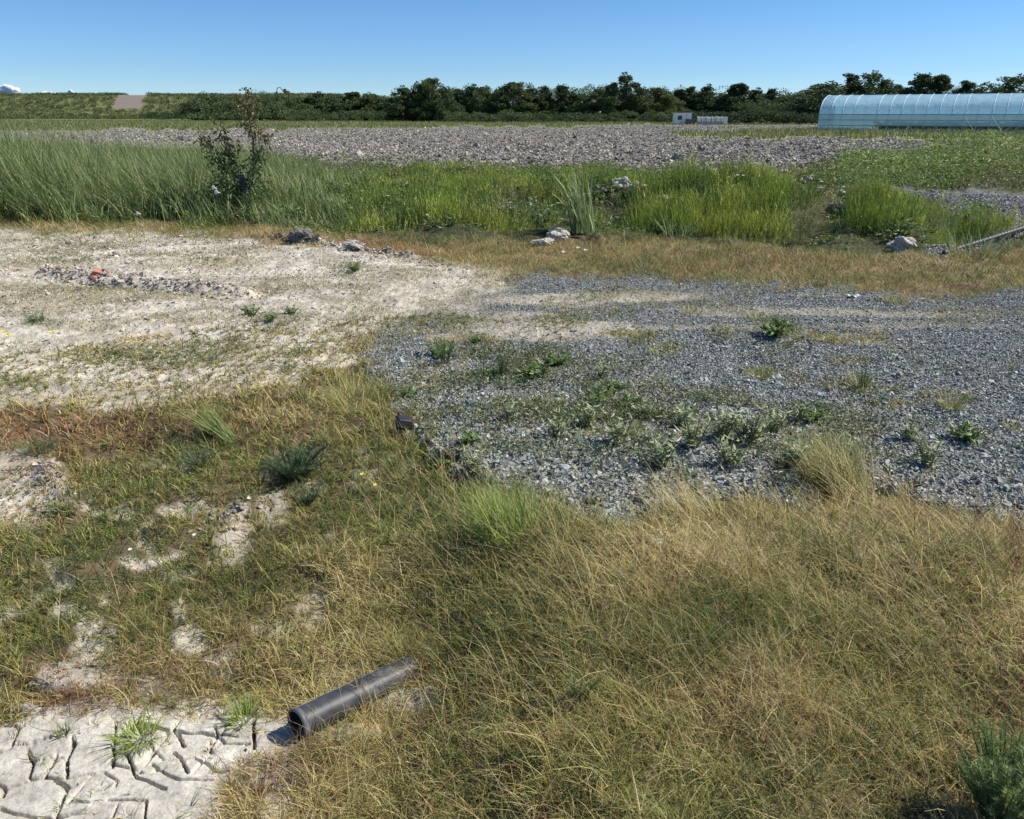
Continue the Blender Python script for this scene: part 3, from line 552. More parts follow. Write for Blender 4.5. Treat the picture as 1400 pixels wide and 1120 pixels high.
# ---------------------------------------------------------------- trees
def crown(kind,H,Wd,seed,col,nleaf=9000,leaf=.24,z0=.06):
    r_=np.random.default_rng(seed); mb=MB()
    nb=90; t=r_.uniform(0,1,nb); ph=r_.uniform(0,6.28,nb)
    tab={'cone':[1,.88,.6,.10],'birch':[.85,1,.8,.22],'round':[.8,1,.85,.35]}[kind]
    prof=np.interp(t,[0,.3,.68,1],tab)*(1+.28*np.sin(ph*2+seed)+.22*np.sin(ph*3+t*7+seed*2))
    br=(.085+.075*r_.random(nb))*(1-.45*t)
    rr=Wd*.5*prof*np.sqrt(r_.uniform(.05,1,nb)); C0=np.stack([rr*np.cos(ph),rr*np.sin(ph),H*(z0+(.93-z0)*t)],1)
    ex=5; C0=np.vstack([C0,np.stack([r_.normal(0,.07,ex)*Wd,r_.normal(0,.07,ex)*Wd,H*r_.uniform(.88,.98,ex)],1)]); br=np.r_[br,np.full(ex,.05)]; nb+=ex; t=np.r_[t,np.ones(ex)]
    R0=br*max(Wd,H*.45); wgt=R0**2; bi=r_.choice(nb,nleaf,p=wgt/wgt.sum())
    d=r_.normal(size=(nleaf,3)); d/=np.linalg.norm(d,axis=1,keepdims=True)
    q=C0[bi]+d*(R0[bi]*r_.uniform(.55,1.12,nleaf))[:,None]*np.array([1,1,.8]); q[:,2]=np.maximum(q[:,2],.15)
    cb=r_.uniform(.75,1.25,nb)[bi]; c=np.array(col)*(cb*r_.uniform(.7,1.3,nleaf))[:,None]
    c[:,0]*=r_.uniform(.85,1.2,nb)[bi]
    D=d+r_.normal(0,.7,(nleaf,3))+np.array([0,0,-.15 if kind!='cone' else -.3])
    kites(q,D,r_.uniform(.6,1.4,nleaf)*leaf,r_.uniform(.5,1.1,nleaf)*leaf*.8,c,mb); return mb,C0
def make_tree(name,kind,H,Wd,seed,col,label,cat,group,pale=False,leaf=.26,nleaf=9000):
    t=empty(name,(0,0,0),label,cat,0,group); cm,C0=crown(kind,H,Wd,seed,col,nleaf,leaf)
    cm.build('crown',m_tree,t); r_=random.Random(seed); tb=MB(); bc=(.34,.32,.28) if pale else (.10,.08,.06)
    tube([(0,0,-.3),(.05*H*.1,0,H*.3),(.0,.06,H*.6),(.05,0,H*.9)],[H*.018,H*.014,H*.009,H*.002],tb,bc,7)
    for c in C0[::3]:
        z=min(c[2]*.75,H*.8); tube([(0,0,z),((c[0])*.5,(c[1])*.5,(z+c[2])*.5+.1),tuple(c)],[H*.007,H*.004,.01],tb,bc,5)
    tb.build('trunk',m_bark,t); return t
DK=(.078,.115,.042); MD=(.11,.148,.05); LT=(.16,.195,.06); PN=(.064,.10,.042)
protos={}
def proto(kind,k,H,Wd,col,name,cat,pale=False,nleaf=13500): protos[(kind,k)]=(make_tree(name,kind,H,Wd,hash((len(kind),k))%1000+5,col,'x',cat,'trees of the far treeline',pale,nleaf=nleaf),H,Wd,[False])
for k in range(3): proto('birch',k,9.,4.6,(DK,MD,DK)[k],'broadleaf_tree','tree',k==1)
for k in range(3): proto('round',k,7.,6.2,(DK,MD,LT)[k],'broadleaf_tree','tree')
for k in range(2): proto('cone',k,8.,4.8,PN,'conifer','conifer')
# (px, top y, width px, kind, proto index, distance)
TR=[(275,131,34,'round',0,200),(300,128,30,'birch',1,205),(325,131,30,'round',1,200),(352,131,34,'birch',0,205),(378,129,32,'round',0,200),(405,131,32,'round',1,205),(433,125,30,'birch',0,190),(459,129,30,'round',0,190),(481,125,30,'birch',2,188),(507,126,30,'birch',1,188),(526,132,28,'round',0,186),
(552,117,30,'birch',0,170),(571,112,26,'round',0,172),(587,103,30,'birch',1,170),(610,119,32,'round',0,170),(626,121,24,'birch',2,174),(644,115,30,'birch',0,172),(661,116,24,'birch',1,176),(680,123,26,'round',0,172),(703,109,36,'birch',1,170),(727,118,28,'birch',0,174),(745,117,24,'cone',0,176),(769,116,26,'birch',2,176),(794,127,28,'round',1,176),(818,119,28,'birch',0,172),(836,114,24,'birch',2,174),(857,99,34,'birch',0,168),(878,119,24,'round',0,172),(900,117,26,'birch',1,176),(916,130,30,'round',2,168),(930,121,22,'birch',2,178),(944,118,24,'cone',1,178),(968,115,28,'birch',0,176),(988,128,26,'round',0,176),(1010,113,34,'birch',2,172),(1033,120,30,'birch',0,176),(1057,120,24,'cone',0,182),(1077,129,24,'round',1,180),(1096,127,26,'round',0,176),(1132,112,64,'round',0,150),(1168,100,34,'cone',1,158),(1192,97,42,'round',0,156),(1212,107,24,'cone',0,160),(1230,115,28,'cone',1,166),(1262,99,40,'cone',0,150),(1287,101,34,'birch',2,150),(1325,110,34,'cone',1,150),(1352,126,30,'round',0,170),(1388,102,56,'round',0,140),(1440,106,50,'round',1,140),(1490,104,50,'birch',0,140)]
KN={'birch':('ragged','narrow uneven'),'round':('bushy','rounded'),'cone':('dark conifer','pointed')}
ordn=['first','second','third','fourth','fifth','sixth','seventh','eighth','ninth','tenth','eleventh','twelfth','thirteenth','fourteenth','fifteenth','sixteenth','seventeenth','eighteenth','nineteenth','twentieth','twenty-first','twenty-second','twenty-third','twenty-fourth','twenty-fifth','twenty-sixth','twenty-seventh','twenty-eighth']
SPEC={587:'tall ragged tree, highest peak on the left half of the far treeline',857:'tallest tree of the far treeline, standing left of the white shed',703:'broad-topped pale-stemmed tree rising midway along the far treeline',916:'light olive bushy tree directly behind the white shed',1132:'wide rounded dark tree at the left end of the greenhouse',1168:'dark conifer left of the big rounded pair above the greenhouse end',1192:'tall dense round-topped tree above the left part of the greenhouse',1212:'small conifer leaning against the tall round tree above the greenhouse',1230:'short pointed conifer standing alone above the greenhouse roof',1262:'broad pointed conifer above the middle of the greenhouse roof',1287:'greyer feathery tree right beside the broad pointed conifer',1325:'squat pointed conifer with sky on both sides above the greenhouse',1352:'low rounded tree barely showing over the greenhouse ridge',1388:'large feathery tree at the right edge above the greenhouse',1010:'wide peaked tree right of the white shed in the treeline'}
seg=[(0,540,'in the low row before the hill'),(540,900,'in the tall central tree group'),(900,1120,'in the group between shed and greenhouse')]
cnt=[0,0,0]
for px,ty,wp,kind,k,Y in TR:
    pr,H,Wd,used=protos[(kind,k)]; X,_,zt=at(px,ty,Y); h=zt-0.0; wd=wp/F*Y*1.5
    if px in SPEC: lb=SPEC[px]
    else:
        lb='tree beyond the right edge, '+str(px)
        for i,(a,b,s) in enumerate(seg):
            if a<=px<b: lb='%s, %s from the left %s'%('ragged tree' if kind=='birch' else 'bushy tree' if kind=='round' else 'pointed conifer',ordn[cnt[i]],s)
    for i,(a,b,s) in enumerate(seg):
        if a<=px<b: cnt[i]+=1
    if px>1400: lb='tall tree behind the greenhouse just beyond the right edge' if px<1460 else 'furthest right tree behind the greenhouse, out past the edge'
    lb=lb.replace('pointed conifer tree','pointed conifer')
    s=(wd/Wd,wd/Wd,h/H); loc=(X,Y,0); rz=U(0,6.28)
    if not used[0]: pr.location=loc; pr.rotation_euler=(0,0,rz); pr.scale=s; pr['label']=lb; used[0]=True
    else: dup(pr,loc,rz,s,lb)
for key in list(protos):
    if not protos[key][3][0]:
        p=protos[key][0]
        for ch in list(p.children): bpy.data.objects.remove(ch)
        bpy.data.objects.remove(p)
# mass of wood behind, hedges, scrub on the hill
def clumps(cen,rad,per,leaf,col,mb,sq=.8,cv=.3):
    n=len(cen); bi=np.repeat(np.arange(n),per); N=len(bi); d=rng.normal(size=(N,3)); d/=np.linalg.norm(d,axis=1,keepdims=True); d[:,2]=np.abs(d[:,2])*1.0-.2
    q=cen[bi]+d*(rad[bi]*U(.6,1.1,N))[:,None]*np.array([1,1,sq]); cb=U(1-cv,1+cv,n)[bi]
    kites(q,d+rng.normal(0,.7,(N,3)),leaf*U(.6,1.4,N),leaf*U(.4,.9,N),np.array(col)*(cb*U(.75,1.25,N))[:,None],mb)
mb=MB(); n=2200; px=U(262,1130,n); top=np.interp(px,[262,535,555,700,860,930,1080,1130],[136,136,127,124,124,128,131,127])+4*np.sin(px*.31)+3*np.sin(px*.83)
Y=U(182,215,n); cen=np.array([at(a,b,c) for a,b,c in zip(px,top+U(0,40,n),Y)]); cen[:,2]=np.maximum(cen[:,2],.8); clumps(cen,U(.9,1.7,n),60,.34,DK,mb)
mb.build('woodland',m_tree,kind='stuff',label='dark mass of wood behind the front row of distant trees',cat='woodland')
def hedge(pts,Y,h,wd,col,name,label,n=260,per=70,seg=None):
    mb=MB(); px=U(pts[0],pts[1],n); X=np.array([at(a,165,Y)[0] for a in px]); yy=Y+rng.normal(0,wd,n); hh=h*(.75+.5*vnoise(X*.25,yy*.1,7))
    cen=np.stack([X,yy,U(.1,.75,n)*hh],1); clumps(cen,U(.4,.75,n)*h*.5,per,.22,col,mb); mb.build(name,m_tree,label=label,cat='hedge')
hedge((608,905),150,2.0,2.2,(.085,.12,.045),'hedge','pale green bramble hedge along the foot of the middle trees',300)
hedge((985,1125),130,2.0,1.6,(.075,.11,.045),'hedge','clipped looking bramble hedge between the low tunnel and the greenhouse',240)
hedge((905,990),150,2.0,2.0,(.06,.09,.04),'hedge','dark hedge just behind the white shed and low tunnel',160)
hedge((400,560),178,2.6,2.6,(.075,.105,.04),'hedge','low green hedge below the tree row, left of the tall trees',220)
hedge((200,300),215,2.4,3,(.055,.085,.035),'hedge','dark scrub hedge at the foot of the hill',160)
hedge((1095,1480),172,7.2,5,(.055,.085,.036),'hedge','dark continuous thicket running behind the whole greenhouse',800)
hedge((1010,1115),165,4.2,3,(.10,.14,.045),'hedge','bright green thicket rising behind the hedge beside the greenhouse',260)
hedge((1190,1290),150,4.4,3,(.075,.11,.04),'hedge','green thicket showing just over the greenhouse roof between the conifers',200)
mb=MB(); n=4600; Yh=U(248,335,n); px=U(-160,470,n); x=(px-CX)/F*(Yh*CT-4*ST); 
ap=px; lo=149+(Yh-281)/38*22; hi=194+(Yh-281)/38*10; k=~((ap>lo)&(ap<hi)&(Yh>277)); x,Yh=x[k],Yh[k]; n=len(x)
k=fbm(x*.06,Yh*.06,3,600)>-.7; x,Yh=x[k],Yh[k]; n=len(x); cen=np.stack([x,Yh,Zr(x,Yh)+.2],1)
clumps(cen,U(.4,1.25,n),30,.36,(.10,.13,.045),mb,.8,.5); mb.build('hill_scrub',m_tree,kind='stuff',label='green scrub covering the long low hill on the left',cat='scrub')
# ---------------------------------------------------------------- greenhouse
def film(name,col,tr,al):
    m=bpy.data.materials.new(name); m.use_nodes=True; N=m.node_tree.nodes; L=m.node_tree.links; b=N['Principled BSDF']
    b.inputs['Base Color'].default_value=(*col,1); b.inputs['Roughness'].default_value=.28
    no=N.new('ShaderNodeTexNoise'); no.inputs['Scale'].default_value=1.1; no.inputs['Detail'].default_value=4
    tc=N.new('ShaderNodeTexCoord'); L.new(tc.outputs['Object'],no.inputs['Vector'])
    bp=N.new('ShaderNodeBump'); bp.inputs['Distance'].default_value=.14; bp.inputs['Strength'].default_value=.8; L.new(no.outputs['Fac'],bp.inputs['Height']); L.new(bp.outputs[0],b.inputs['Normal']); cr=N.new('ShaderNodeValToRGB'); cr.color_ramp.elements[0].position=.3; cr.color_ramp.elements[1].position=.7; cr.color_ramp.elements[0].color=(col[0]*.72,col[1]*.78,col[2]*.82,1); cr.color_ramp.elements[1].color=(min(1,col[0]*1.25),min(1,col[1]*1.1),col[2],1); L.new(no.outputs['Fac'],cr.inputs[0]); L.new(cr.outputs[0],b.inputs['Base Color'])
    t=N.new('ShaderNodeBsdfTranslucent'); t.inputs[0].default_value=(*col,1); ms=N.new('ShaderNodeMixShader'); ms.inputs[0].default_value=tr
    L.new(b.outputs[0],ms.inputs[1]); L.new(t.outputs[0],ms.inputs[2])
    tp=N.new('ShaderNodeBsdfTransparent'); m2=N.new('ShaderNodeMixShader'); m2.inputs[0].default_value=al; L.new(ms.outputs[0],m2.inputs[1]); L.new(tp.outputs[0],m2.inputs[2]); L.new(m2.outputs[0],N['Material Output'].inputs['Surface']); return m
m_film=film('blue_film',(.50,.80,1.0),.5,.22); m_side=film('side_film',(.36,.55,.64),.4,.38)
def greenhouse():
    A=R(33); loc=at(1117,178,85); g=empty('greenhouse',(loc[0],loc[1],0),'long blue film hoop greenhouse behind the field on the right','greenhouse',-A)
    W2,Hs,Ht,Ln=3.7,1.55,3.42,34.0                    # local: x along, y back
    def arch(n=15): 
        th=np.linspace(np.pi,0,n); return [(W2-W2*-np.cos(t)*-1, Hs+(Ht-Hs)*np.sin(t)) for t in th]
    ar=[(W2+W2*math.cos(t),Hs+(Ht-Hs)*math.sin(t)**.9) for t in np.linspace(math.pi,0,17)]
    prof=[(0,Hs)]+ar[1:-1]+[(2*W2,Hs)]
    mb=MB(); nx=int(Ln/1.1); xs=np.arange(nx+1)*1.1
    sag=lambda k: 0
    V=[(x+.0,p[0],p[1]) for x in xs for p in prof]; m=len(prof)
    q=[(i*m+j,i*m+j+1,(i+1)*m+j+1,(i+1)*m+j) for i in range(nx) for j in range(m-1)]
    mb.add(V,q=q); mb.build('roof_film',m_film,g,smooth=True)
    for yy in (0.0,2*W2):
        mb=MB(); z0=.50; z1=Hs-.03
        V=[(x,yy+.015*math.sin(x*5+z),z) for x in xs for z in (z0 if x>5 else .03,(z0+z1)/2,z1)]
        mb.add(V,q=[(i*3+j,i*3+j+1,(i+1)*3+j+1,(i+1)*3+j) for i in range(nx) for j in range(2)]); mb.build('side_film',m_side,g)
    for xx in (.0,nx*1.1):
        mb=MB(); pf=[(0,.02)]+prof+[(2*W2,.02)]; V=[(xx-.02 if xx==0 else xx+.02,p[0],p[1]) for p in pf]+[(xx-.02 if xx==0 else xx+.02,W2,.02)]
        mb.add(V,t=[(i,i+1,len(pf)) for i in range(len(pf)-1)]); mb.build('end_wall',m_side,g)
    for i in range(nx+1):
        mb=MB(); pts=[(xs[i],.03,0)]+[(xs[i],p[0]*.99+.03,p[1]-.03) for p in prof]+[(xs[i],2*W2-.03,0)]
        tube(pts,.021,mb,(.55,.57,.58),5,False); mb.build('rib',m_metal,g)
    mb=MB()
    for i in range(nx):                               # tight folds of film over every hoop
        if (i*7)%9==1: continue
        pts=[(xs[i]+.06,p[0]*1.0,p[1]+.02) for p in prof[:11]]; tube(pts,.02+.012*((i*3)%3),mb,(.66,.84,.92),4,False)
    mb.build('film_fold',m_white,g)
    for yy,z in ((-.03,Hs),(-.02,.5),(-.02,1.02),(W2,Ht-.06),(2*W2+.02,Hs)):
        mb=MB(); tube([(0,yy,z),(nx*1.1,yy,z)],.03,mb,(.45,.48,.50),5); mb.build('rail',m_metal,g)
    for a,b in ((14.3,13.2),(16.5,18.7),(16.6,15.4),(19.8,18.7),(25,27)):
        mb=MB(); tube([(a,-.35,0),(b,-.05,1.5)],.022,mb,(.7,.72,.72),5); mb.build('brace',m_metal,g)
    mb=MB(); box((nx*.55,-.03,.10),(nx*1.1,.03,.18),mb,(.25,.42,.52)); mb.build('skirt',m_white,g)
    # crop inside
    n=900; X=U(5,33,n); Yl=U(.6,6.6,n); ca,sa=math.cos(-A),math.sin(-A)
    cen=np.stack([loc[0]+X*ca-Yl*sa,loc[1]+X*sa+Yl*ca,U(.1,.75,n)],1); mb=MB(); clumps(cen,U(.15,.35,n),24,.12,(.06,.10,.035),mb)
    mb.build('greenhouse_crop',m_leaf,kind='stuff',label='green crop rows standing inside the blue greenhouse',cat='crop')
greenhouse()
def shed():
    x,y,z=at(932,168,128); g=empty('portable_shed',(x,y,0),'small white box shed with a dark window at the far edge of the field','shed')
    mb=MB(); box((0,0,.85),(2.5,2.0,1.6),mb,(.78,.78,.76)); mb.build('wall',m_white,g)
    mb=MB(); box((0,0,1.69),(2.7,2.2,.08),mb,(.62,.62,.60)); mb.build('roof',m_white,g)
    wf=MB(); box((-.55,-1.02,1.0),(.75,.03,.7),wf,(.45,.46,.47)); f=wf.build('window',m_white,g)
    mb=MB(); box((-.55,-1.045,1.0),(.6,.02,.55),mb,(.05,.06,.07)); mb.build('pane',m_plast,f)
    mb=MB(); box((.65,-1.02,.85),(.7,.03,1.35),mb,(.70,.70,.68)); d=mb.build('door',m_white,g)
    mb=MB(); box((.4,-1.05,.85),(.04,.03,.12),mb,(.2,.2,.2)); mb.build('handle',m_metal,d)
shed()
def tunnel():
    x,y,z=at(954,168,126); g=empty('low_tunnel',(x,y,0),'low grey plastic tunnel lying beside the white shed','cold frame',R(-8))
    mb=MB(); pr=[(0,0),(.05,.5),(.35,.95),(.9,1.2),(1.5,.95),(1.75,.5),(1.8,0)]; nx=6; L=4.3
    mb.add([(i*L/nx,p[0],p[1]-.05*(i%2)) for i in range(nx+1) for p in pr],q=[(i*7+j,i*7+j+1,(i+1)*7+j+1,(i+1)*7+j) for i in range(nx) for j in range(6)],c=(.30,.31,.28)); mb.build('cover',m_metal,g,smooth=False)
    for i in range(nx+1):
        mb=MB(); tube([(i*L/nx,p[0],p[1]+.03) for p in pr],.03,mb,(.6,.6,.55),5,False); mb.build('hoop',m_white,g)
    mb=MB(); mb.add([(L+.02,p[0],p[1]+.08) for p in pr]+[(L+.02,.9,0)],t=[(i,i+1,7) for i in range(6)],c=(.75,.75,.70)); 
    box((L-.15,-.05,.6),(.55,.05,1.1),mb,(.75,.75,.70)); mb.build('end_panel',m_white,g)
    mb=MB(); box((-1.0,.6,.4),(1.3,.9,.75),mb,(.14,.12,.10)); box((-1.0,.6,.80),(1.4,1.0,.05),mb,(.2,.19,.17))
    mb.build('crate',m_bark,None,loc=(x,y,0),label='dark wooden crate between the white shed and the low tunnel',cat='crate')
tunnel()
def excavator():
    x,y,z=at(392,131,330); z=8.0; g=empty('excavator',(x,y,z),'tiny excavator parked on the crest of the distant hill','excavator')
    mb=MB(); [box((0,s*.9,.4),(3.0,.5,.7),mb,(.05,.05,.05)) for s in (-1,1)]; mb.build('track',m_plast,g)
    mb=MB(); box((.2,0,1.4),(2.2,1.9,1.1),mb,(.30,.25,.12)); box((-.6,.4,2.2),(1,.9,1.0),mb,(.12,.12,.12)); mb.build('cab',m_bark,g)
    mb=MB(); tube([(-1,0,1.5),(-2.3,0,3.3),(-3.4,0,3.0)],[.25,.2,.15],mb,(.28,.23,.1),6); tube([(-3.4,0,3.0),(-3.9,0,1.6)],[.16,.12],mb,(.2,.18,.1),6); mb.build('boom',m_bark,g)
    mb=MB(); box((-3.9,0,1.3),(.7,.8,.6),mb,(.08,.08,.08)); mb.build('bucket',m_bark,g)
excavator()
# clouds low on the left horizon
def clouds():
    m=bpy.data.materials.new('cloud'); m.use_nodes=True; b=m.node_tree.nodes['Principled BSDF']; b.inputs['Base Color'].default_value=(.9,.9,.92,1); b.inputs['Roughness'].default_value=1; b.inputs['Specular IOR Level'].default_value=0
    for (px,py,wp,hp,sd) in [(8,124,22,7,1),(-30,124,24,7,2),(66,129,15,3.6,3),(97,128,6,4,4),(40,131,30,3,5)]:
        D=9000; x,y,z=at(px,py,D); s=D/F; mb=MB(); r_=np.random.default_rng(sd)
        for i in range(14):
            V,t=ico(3,sd*20+i,.25,1.3); k=r_.uniform(.25,.6); u=r_.uniform(-1,1)
            V=V*np.array([wp*.38*k*1.6,wp*.3*k,hp*k*1.3])*s+np.array([u*wp*.6*s,0,(r_.uniform(-.3,.5)*(1-abs(u)))*hp*s]); mb.add(V,t=t)
        mb.build('cloud',m,None,smooth=True,loc=(x,y,z),kind='structure')
clouds()
# ---------------------------------------------------------------- drain pipes
def hollow_pipe(name,a,b,r,wall,label,cat,ribs=0,lift=0,tilt=0,col=(.034,.036,.040)):
    a=np.array(a,float); b=np.array(b,float); L=np.linalg.norm(b-a); d=(b-a)/L; s=np.cross(d,[0,0,1]); s/=np.linalg.norm(s); u=np.cross(s,d)
    g=empty(name,tuple(a),label,cat); n=40; m=max(160,ribs*6); th=np.arange(n)/n*2*np.pi
    t=np.linspace(0,1,m); mb=MB()
    def ring(tt,rr): c=(b-a)*tt; return c+(np.cos(th)[:,None]*s+np.sin(th)[:,None]*u)*rr
    rr=r+(.004*np.sin(t*ribs*2*np.pi) if ribs else 0*t)+.0008*fbm(t*9,t*0,2,5); rr=np.where((~np.array(bool(ribs)))&(np.abs(t-.5)<.006),rr-.002,rr)
    V=[ring(tt,q) for tt,q in zip(t,rr)]; V+= [ring(tt,r-wall) for tt in t[::-1]]
    k=len(V); V=np.concatenate(V); q=[(i*n+j,i*n+(j+1)%n,(i+1)%k*n+(j+1)%n,(i+1)%k*n+j) for i in range(k) for j in range(n)]
    dz=sm(.0,.6,fbm(V[:,0]*22+V[:,2]*30,V[:,1]*22,4,33)+.25*fbm(V[:,0]*90,V[:,1]*90,2,34))[:,None]*(0 if ribs else .32); mb.add(V,q=q,c=np.array(col)*(1-dz)+np.array([.23,.20,.16])*dz); mb.build('pipe_wall',m_plast,g,smooth=True)
    mb=MB(); e=[ring(-.004/L,r+.0015),ring(.012/L,r+.0015),ring(.012/L,r),ring(-.004/L,r-wall-.0005)]
    mb.add(np.concatenate(e),q=[(i*n+j,i*n+(j+1)%n,(i+1)%4*n+(j+1)%n,(i+1)%4*n+j) for i in range(4) for j in range(n)],c=(.075,.078,.085)); mb.build('rim',m_plast,g,smooth=True)
    if not ribs:
        mb=MB()
        for q_ in (2.3,):
            p0=(b-a)*.01+(math.cos(q_)*s+math.sin(q_)*u)*(r+.0003); tube([p0,p0+(b-a)*.98],.0009,mb,(.09,.09,.10),4); 
        mb.build('seam',m_plast,g)
    return g
pr=.044
a=G(409,1012); b=G(550,930); za=float(Zr(np.array([a[0]]),np.array([a[1]]))[0]); zb=float(Zr(np.array([b[0]]),np.array([b[1]]))[0])
hollow_pipe('drain_pipe',(a[0],a[1],za+pr-.006),(b[0]+.02,b[1]+.05,zb+pr-.03),pr,.004,'black plastic drain pipe lying open-ended on dry clay in the foreground','pipe')
a=T(1290,350); b=T(1400,318); b=(b[0],b[1],b[2]+.05)
hollow_pipe('drain_pipe',(a[0],a[1],a[2]+.04),(a[0]+(b[0]-a[0])*1.6,a[1]+(b[1]-a[1])*1.6,b[2]+.06),.027,.004,'black corrugated hose pipe running down the gravel hollow at the right edge','pipe',ribs=40)
a=T(1345,292); b=T(1400,296)
# black block on the gravel edge
def rock_obj(name,px,py,sx,sy,sz,col,label,cat,seed,amp=.28,m=None,sub=3,rz=0,sink=.3,group=None):
    x,y,z=T(px,py); V,t=ico(sub,seed,amp); V=V*np.array([sx,sy,sz]); cr,sr=math.cos(rz),math.sin(rz)
    V=np.stack([V[:,0]*cr-V[:,1]*sr,V[:,0]*sr+V[:,1]*cr,V[:,2]],1); cc=np.array(col)*(1+.25*fbm(V[:,0]*30/ max(sx*10,.1),V[:,1]*9,3,seed))[:,None]
    mb=MB(); mb.add(V,t=t,c=cc); return mb.build(name,m or m_clod,None,loc=(x,y,z+sz*(1-sink)),label=label,cat=cat,group=group)
x,y,z=T(552,586); mb=MB(); V=np.array([(-1,-1,-1),(1,-1,-1),(-1,1,-1),(1,1,-1),(-.75,-.75,.9),(.8,-.8,.55),(-.7,.7,1.0),(.75,.8,.75)],float)*np.array([.050,.042,.034])
mb.add(V,q=CQ,c=(.018,.018,.021)); o=mb.build('rubber_block',m_plast,None,loc=(x,y,z+.036),label='dark block lying at the left edge of the gravel',cat='block'); o.rotation_euler=(.1,.12,.5)
bv=o.modifiers.new('bevel','BEVEL'); bv.width=.006; bv.segments=2
rock_obj('stone',567,586,.015,.013,.012,(.62,.60,.52),'pale pebble touching the right side of the dark block','stone',3,m=m_stone)
rock_obj('stone',539,583,.012,.011,.011,(.45,.40,.34),'small tan stone at the left foot of the dark block','stone',4,m=m_stone)
rock_obj('stone',772,645,.03,.02,.018,(.30,.33,.36),'large flat grey stone on the mid gravel bank','stone',5,m=m_stone)
rock_obj('stone',768,640,.022,.016,.012,(.50,.52,.54),'light chip beside the large flat grey stone','stone',15,m=m_stone)
rock_obj('stone',897,748,.035,.022,.016,(.32,.32,.29),'grey stone half sunk in grass below the gravel bank','stone',6,m=m_stone)
rock_obj('stone',735,590,.014,.012,.01,(.65,.62,.55),'white pebble among the leaves in the middle of the gravel','stone',7,m=m_stone)
rock_obj('boulder',1232,342,.15,.12,.10,(.50,.46,.38),'pale chalky boulder left of the hose pipe end','boulder',8,.6,sub=4,sink=.5)
rock_obj('boulder',762,331,.15,.12,.10,(.48,.45,.38),'white lumpy clay rock below the leafy plant beside the ditch','boulder',9,.4,sub=4)
rock_obj('boulder',744,335,.14,.09,.05,(.46,.43,.37),'low flat clay lump left of the white lumpy rock','boulder',29,.4,sub=4)
rock_obj('boulder',412,330,.13,.10,.09,(.17,.16,.15),'dark grey soil lump at the top of the clay area','boulder',10,.75,sub=4)
rock_obj('boulder',488,341,.13,.08,.06,(.40,.37,.32),'pale crumbly lump right of the dark soil lump','boulder',11,.75,sub=4)
for px,py,s,c,lb,sd in [(848,258,.24,.40,'rugged grey earth clod crowning the mound left of the horsetail bank',21),(868,266,.18,.48,'whitish clod on the right shoulder of the left earth mound',22),(822,266,.2,.36,'low clod on the left shoulder of the left earth mound',26),(906,277,.15,.28,'dark clod in a hollow between the horsetail clumps',23),(1098,252,.2,.36,'grey rubble clod on top of the brown mound',24),(1118,264,.16,.42,'second rubble clod lower right on the brown mound',25),(1150,268,.11,.48,'small white clod beside the gravel track end',27),(974,262,.08,.5,'small white clod in the horsetail on the central bank',28),(1145,292,.2,.22,'dark clod in the shaded front of the brown mound',30),(1242,296,.1,.5,'pale clod right of the rightmost horsetail clump',31)]:
    rock_obj('earth_clod',px,py,s*.62,s*.5,s*.42,(c,c*.95,c*.84),lb,'earth clod',sd,.62,sub=4,sink=.45)
rock_obj('stone',1188,262,.05,.04,.05,(.8,.8,.78),'bright white stone standing at the start of the back gravel track','stone',32,.2)
# broken brick pieces, litter
for i,(px,py,s,rz,lb) in enumerate([(136,378,.05,.4,'orange brick shard on the rut, pointing up'),(147,373,.045,1.2,'pinkish brick shard right of the orange one'),(131,384,.03,.9,'small brick chip below the orange shard')]):
    x,y,z=T(px,py); mb=MB(); box((0,0,0),(s*2.2,s,s*.6),mb,(.50,.20,.13)); mb.v[0]+=rng.normal(0,s*.12,mb.v[0].shape); o=mb.build('brick_shard',m_clod,None,loc=(x,y,z+s*.3),label=lb,cat='brick'); o.rotation_euler=(.3,.35,rz)
def litter(px,py,L,W_,rz,lb):
    x,y,z=T(px,py); mb=MB(); n=7; V=[((i/(n-1)-.5)*L,(j-.5)*W_,.012*math.sin(i*1.3+j)+.010) for i in range(n) for j in range(2)]
    mb.add(V,q=[(i*2,i*2+1,i*2+3,i*2+2) for i in range(n-1)],c=(.78,.78,.74)); o=mb.build('paper_scrap',m_white,None,loc=(x,y,z+.004),label=lb,cat='litter'); o.rotation_euler=(0,0,rz)
    sf=o.modifiers.new('thick','SOLIDIFY'); sf.thickness=.002
litter(1082,690,.06,.018,.5,'white scrap lying at the near gravel edge beside the dry grass'); litter(1167,407,.11,.05,.1,'white scrap on the far right of the gravel'); litter(1120,545,.03,.02,1.4,'tiny white scrap standing in the gravel between two grass patches')
# ---------------------------------------------------------------- plants one can point at
def place(o,px,py): x,y,z=T(px,py); o.location=(x,y,z); return o
def tuft_mesh(n,H,spread,cols,lean=(.1,.9),az=None,wd=.003,curl=(.2,1.),seg=4):
    a=U(0,6.28,n); rr=spread*np.sqrt(U(0,1,n)); P=np.stack([rr*np.cos(a),rr*np.sin(a),0*a],1)
    aa=a+rng.normal(0,.5,n) if az is None else rng.normal(az[0],az[1],n)
    return blades(P,H*U(.5,1.15,n),wd*U(.6,1.4,n),aa,U(*lean,n),U(*curl,n),seg,np.array(cols)[rng.integers(0,len(cols),n)]*U(.75,1.2,n)[:,None])
BR=[(.30,.38,.07),(.22,.32,.06),(.38,.42,.12)]
def tuft(px,py,n,H,sp,cols,label,**k): return place(tuft_mesh(n,H,sp,cols,**k).build('grass_tuft',m_grass,label=label,cat='grass tuft'),px,py)
tuft(702,745,700,.26,.10,BR+[(.14,.22,.05)],'bright green grass tuft below the gravel bank in the middle',az=(R(120),.8),wd=.0028)
tuft(190,1010,170,.075,.045,BR,'bright tuft growing out of the cracked clay at bottom left',wd=.003,lean=(.3,1.2))
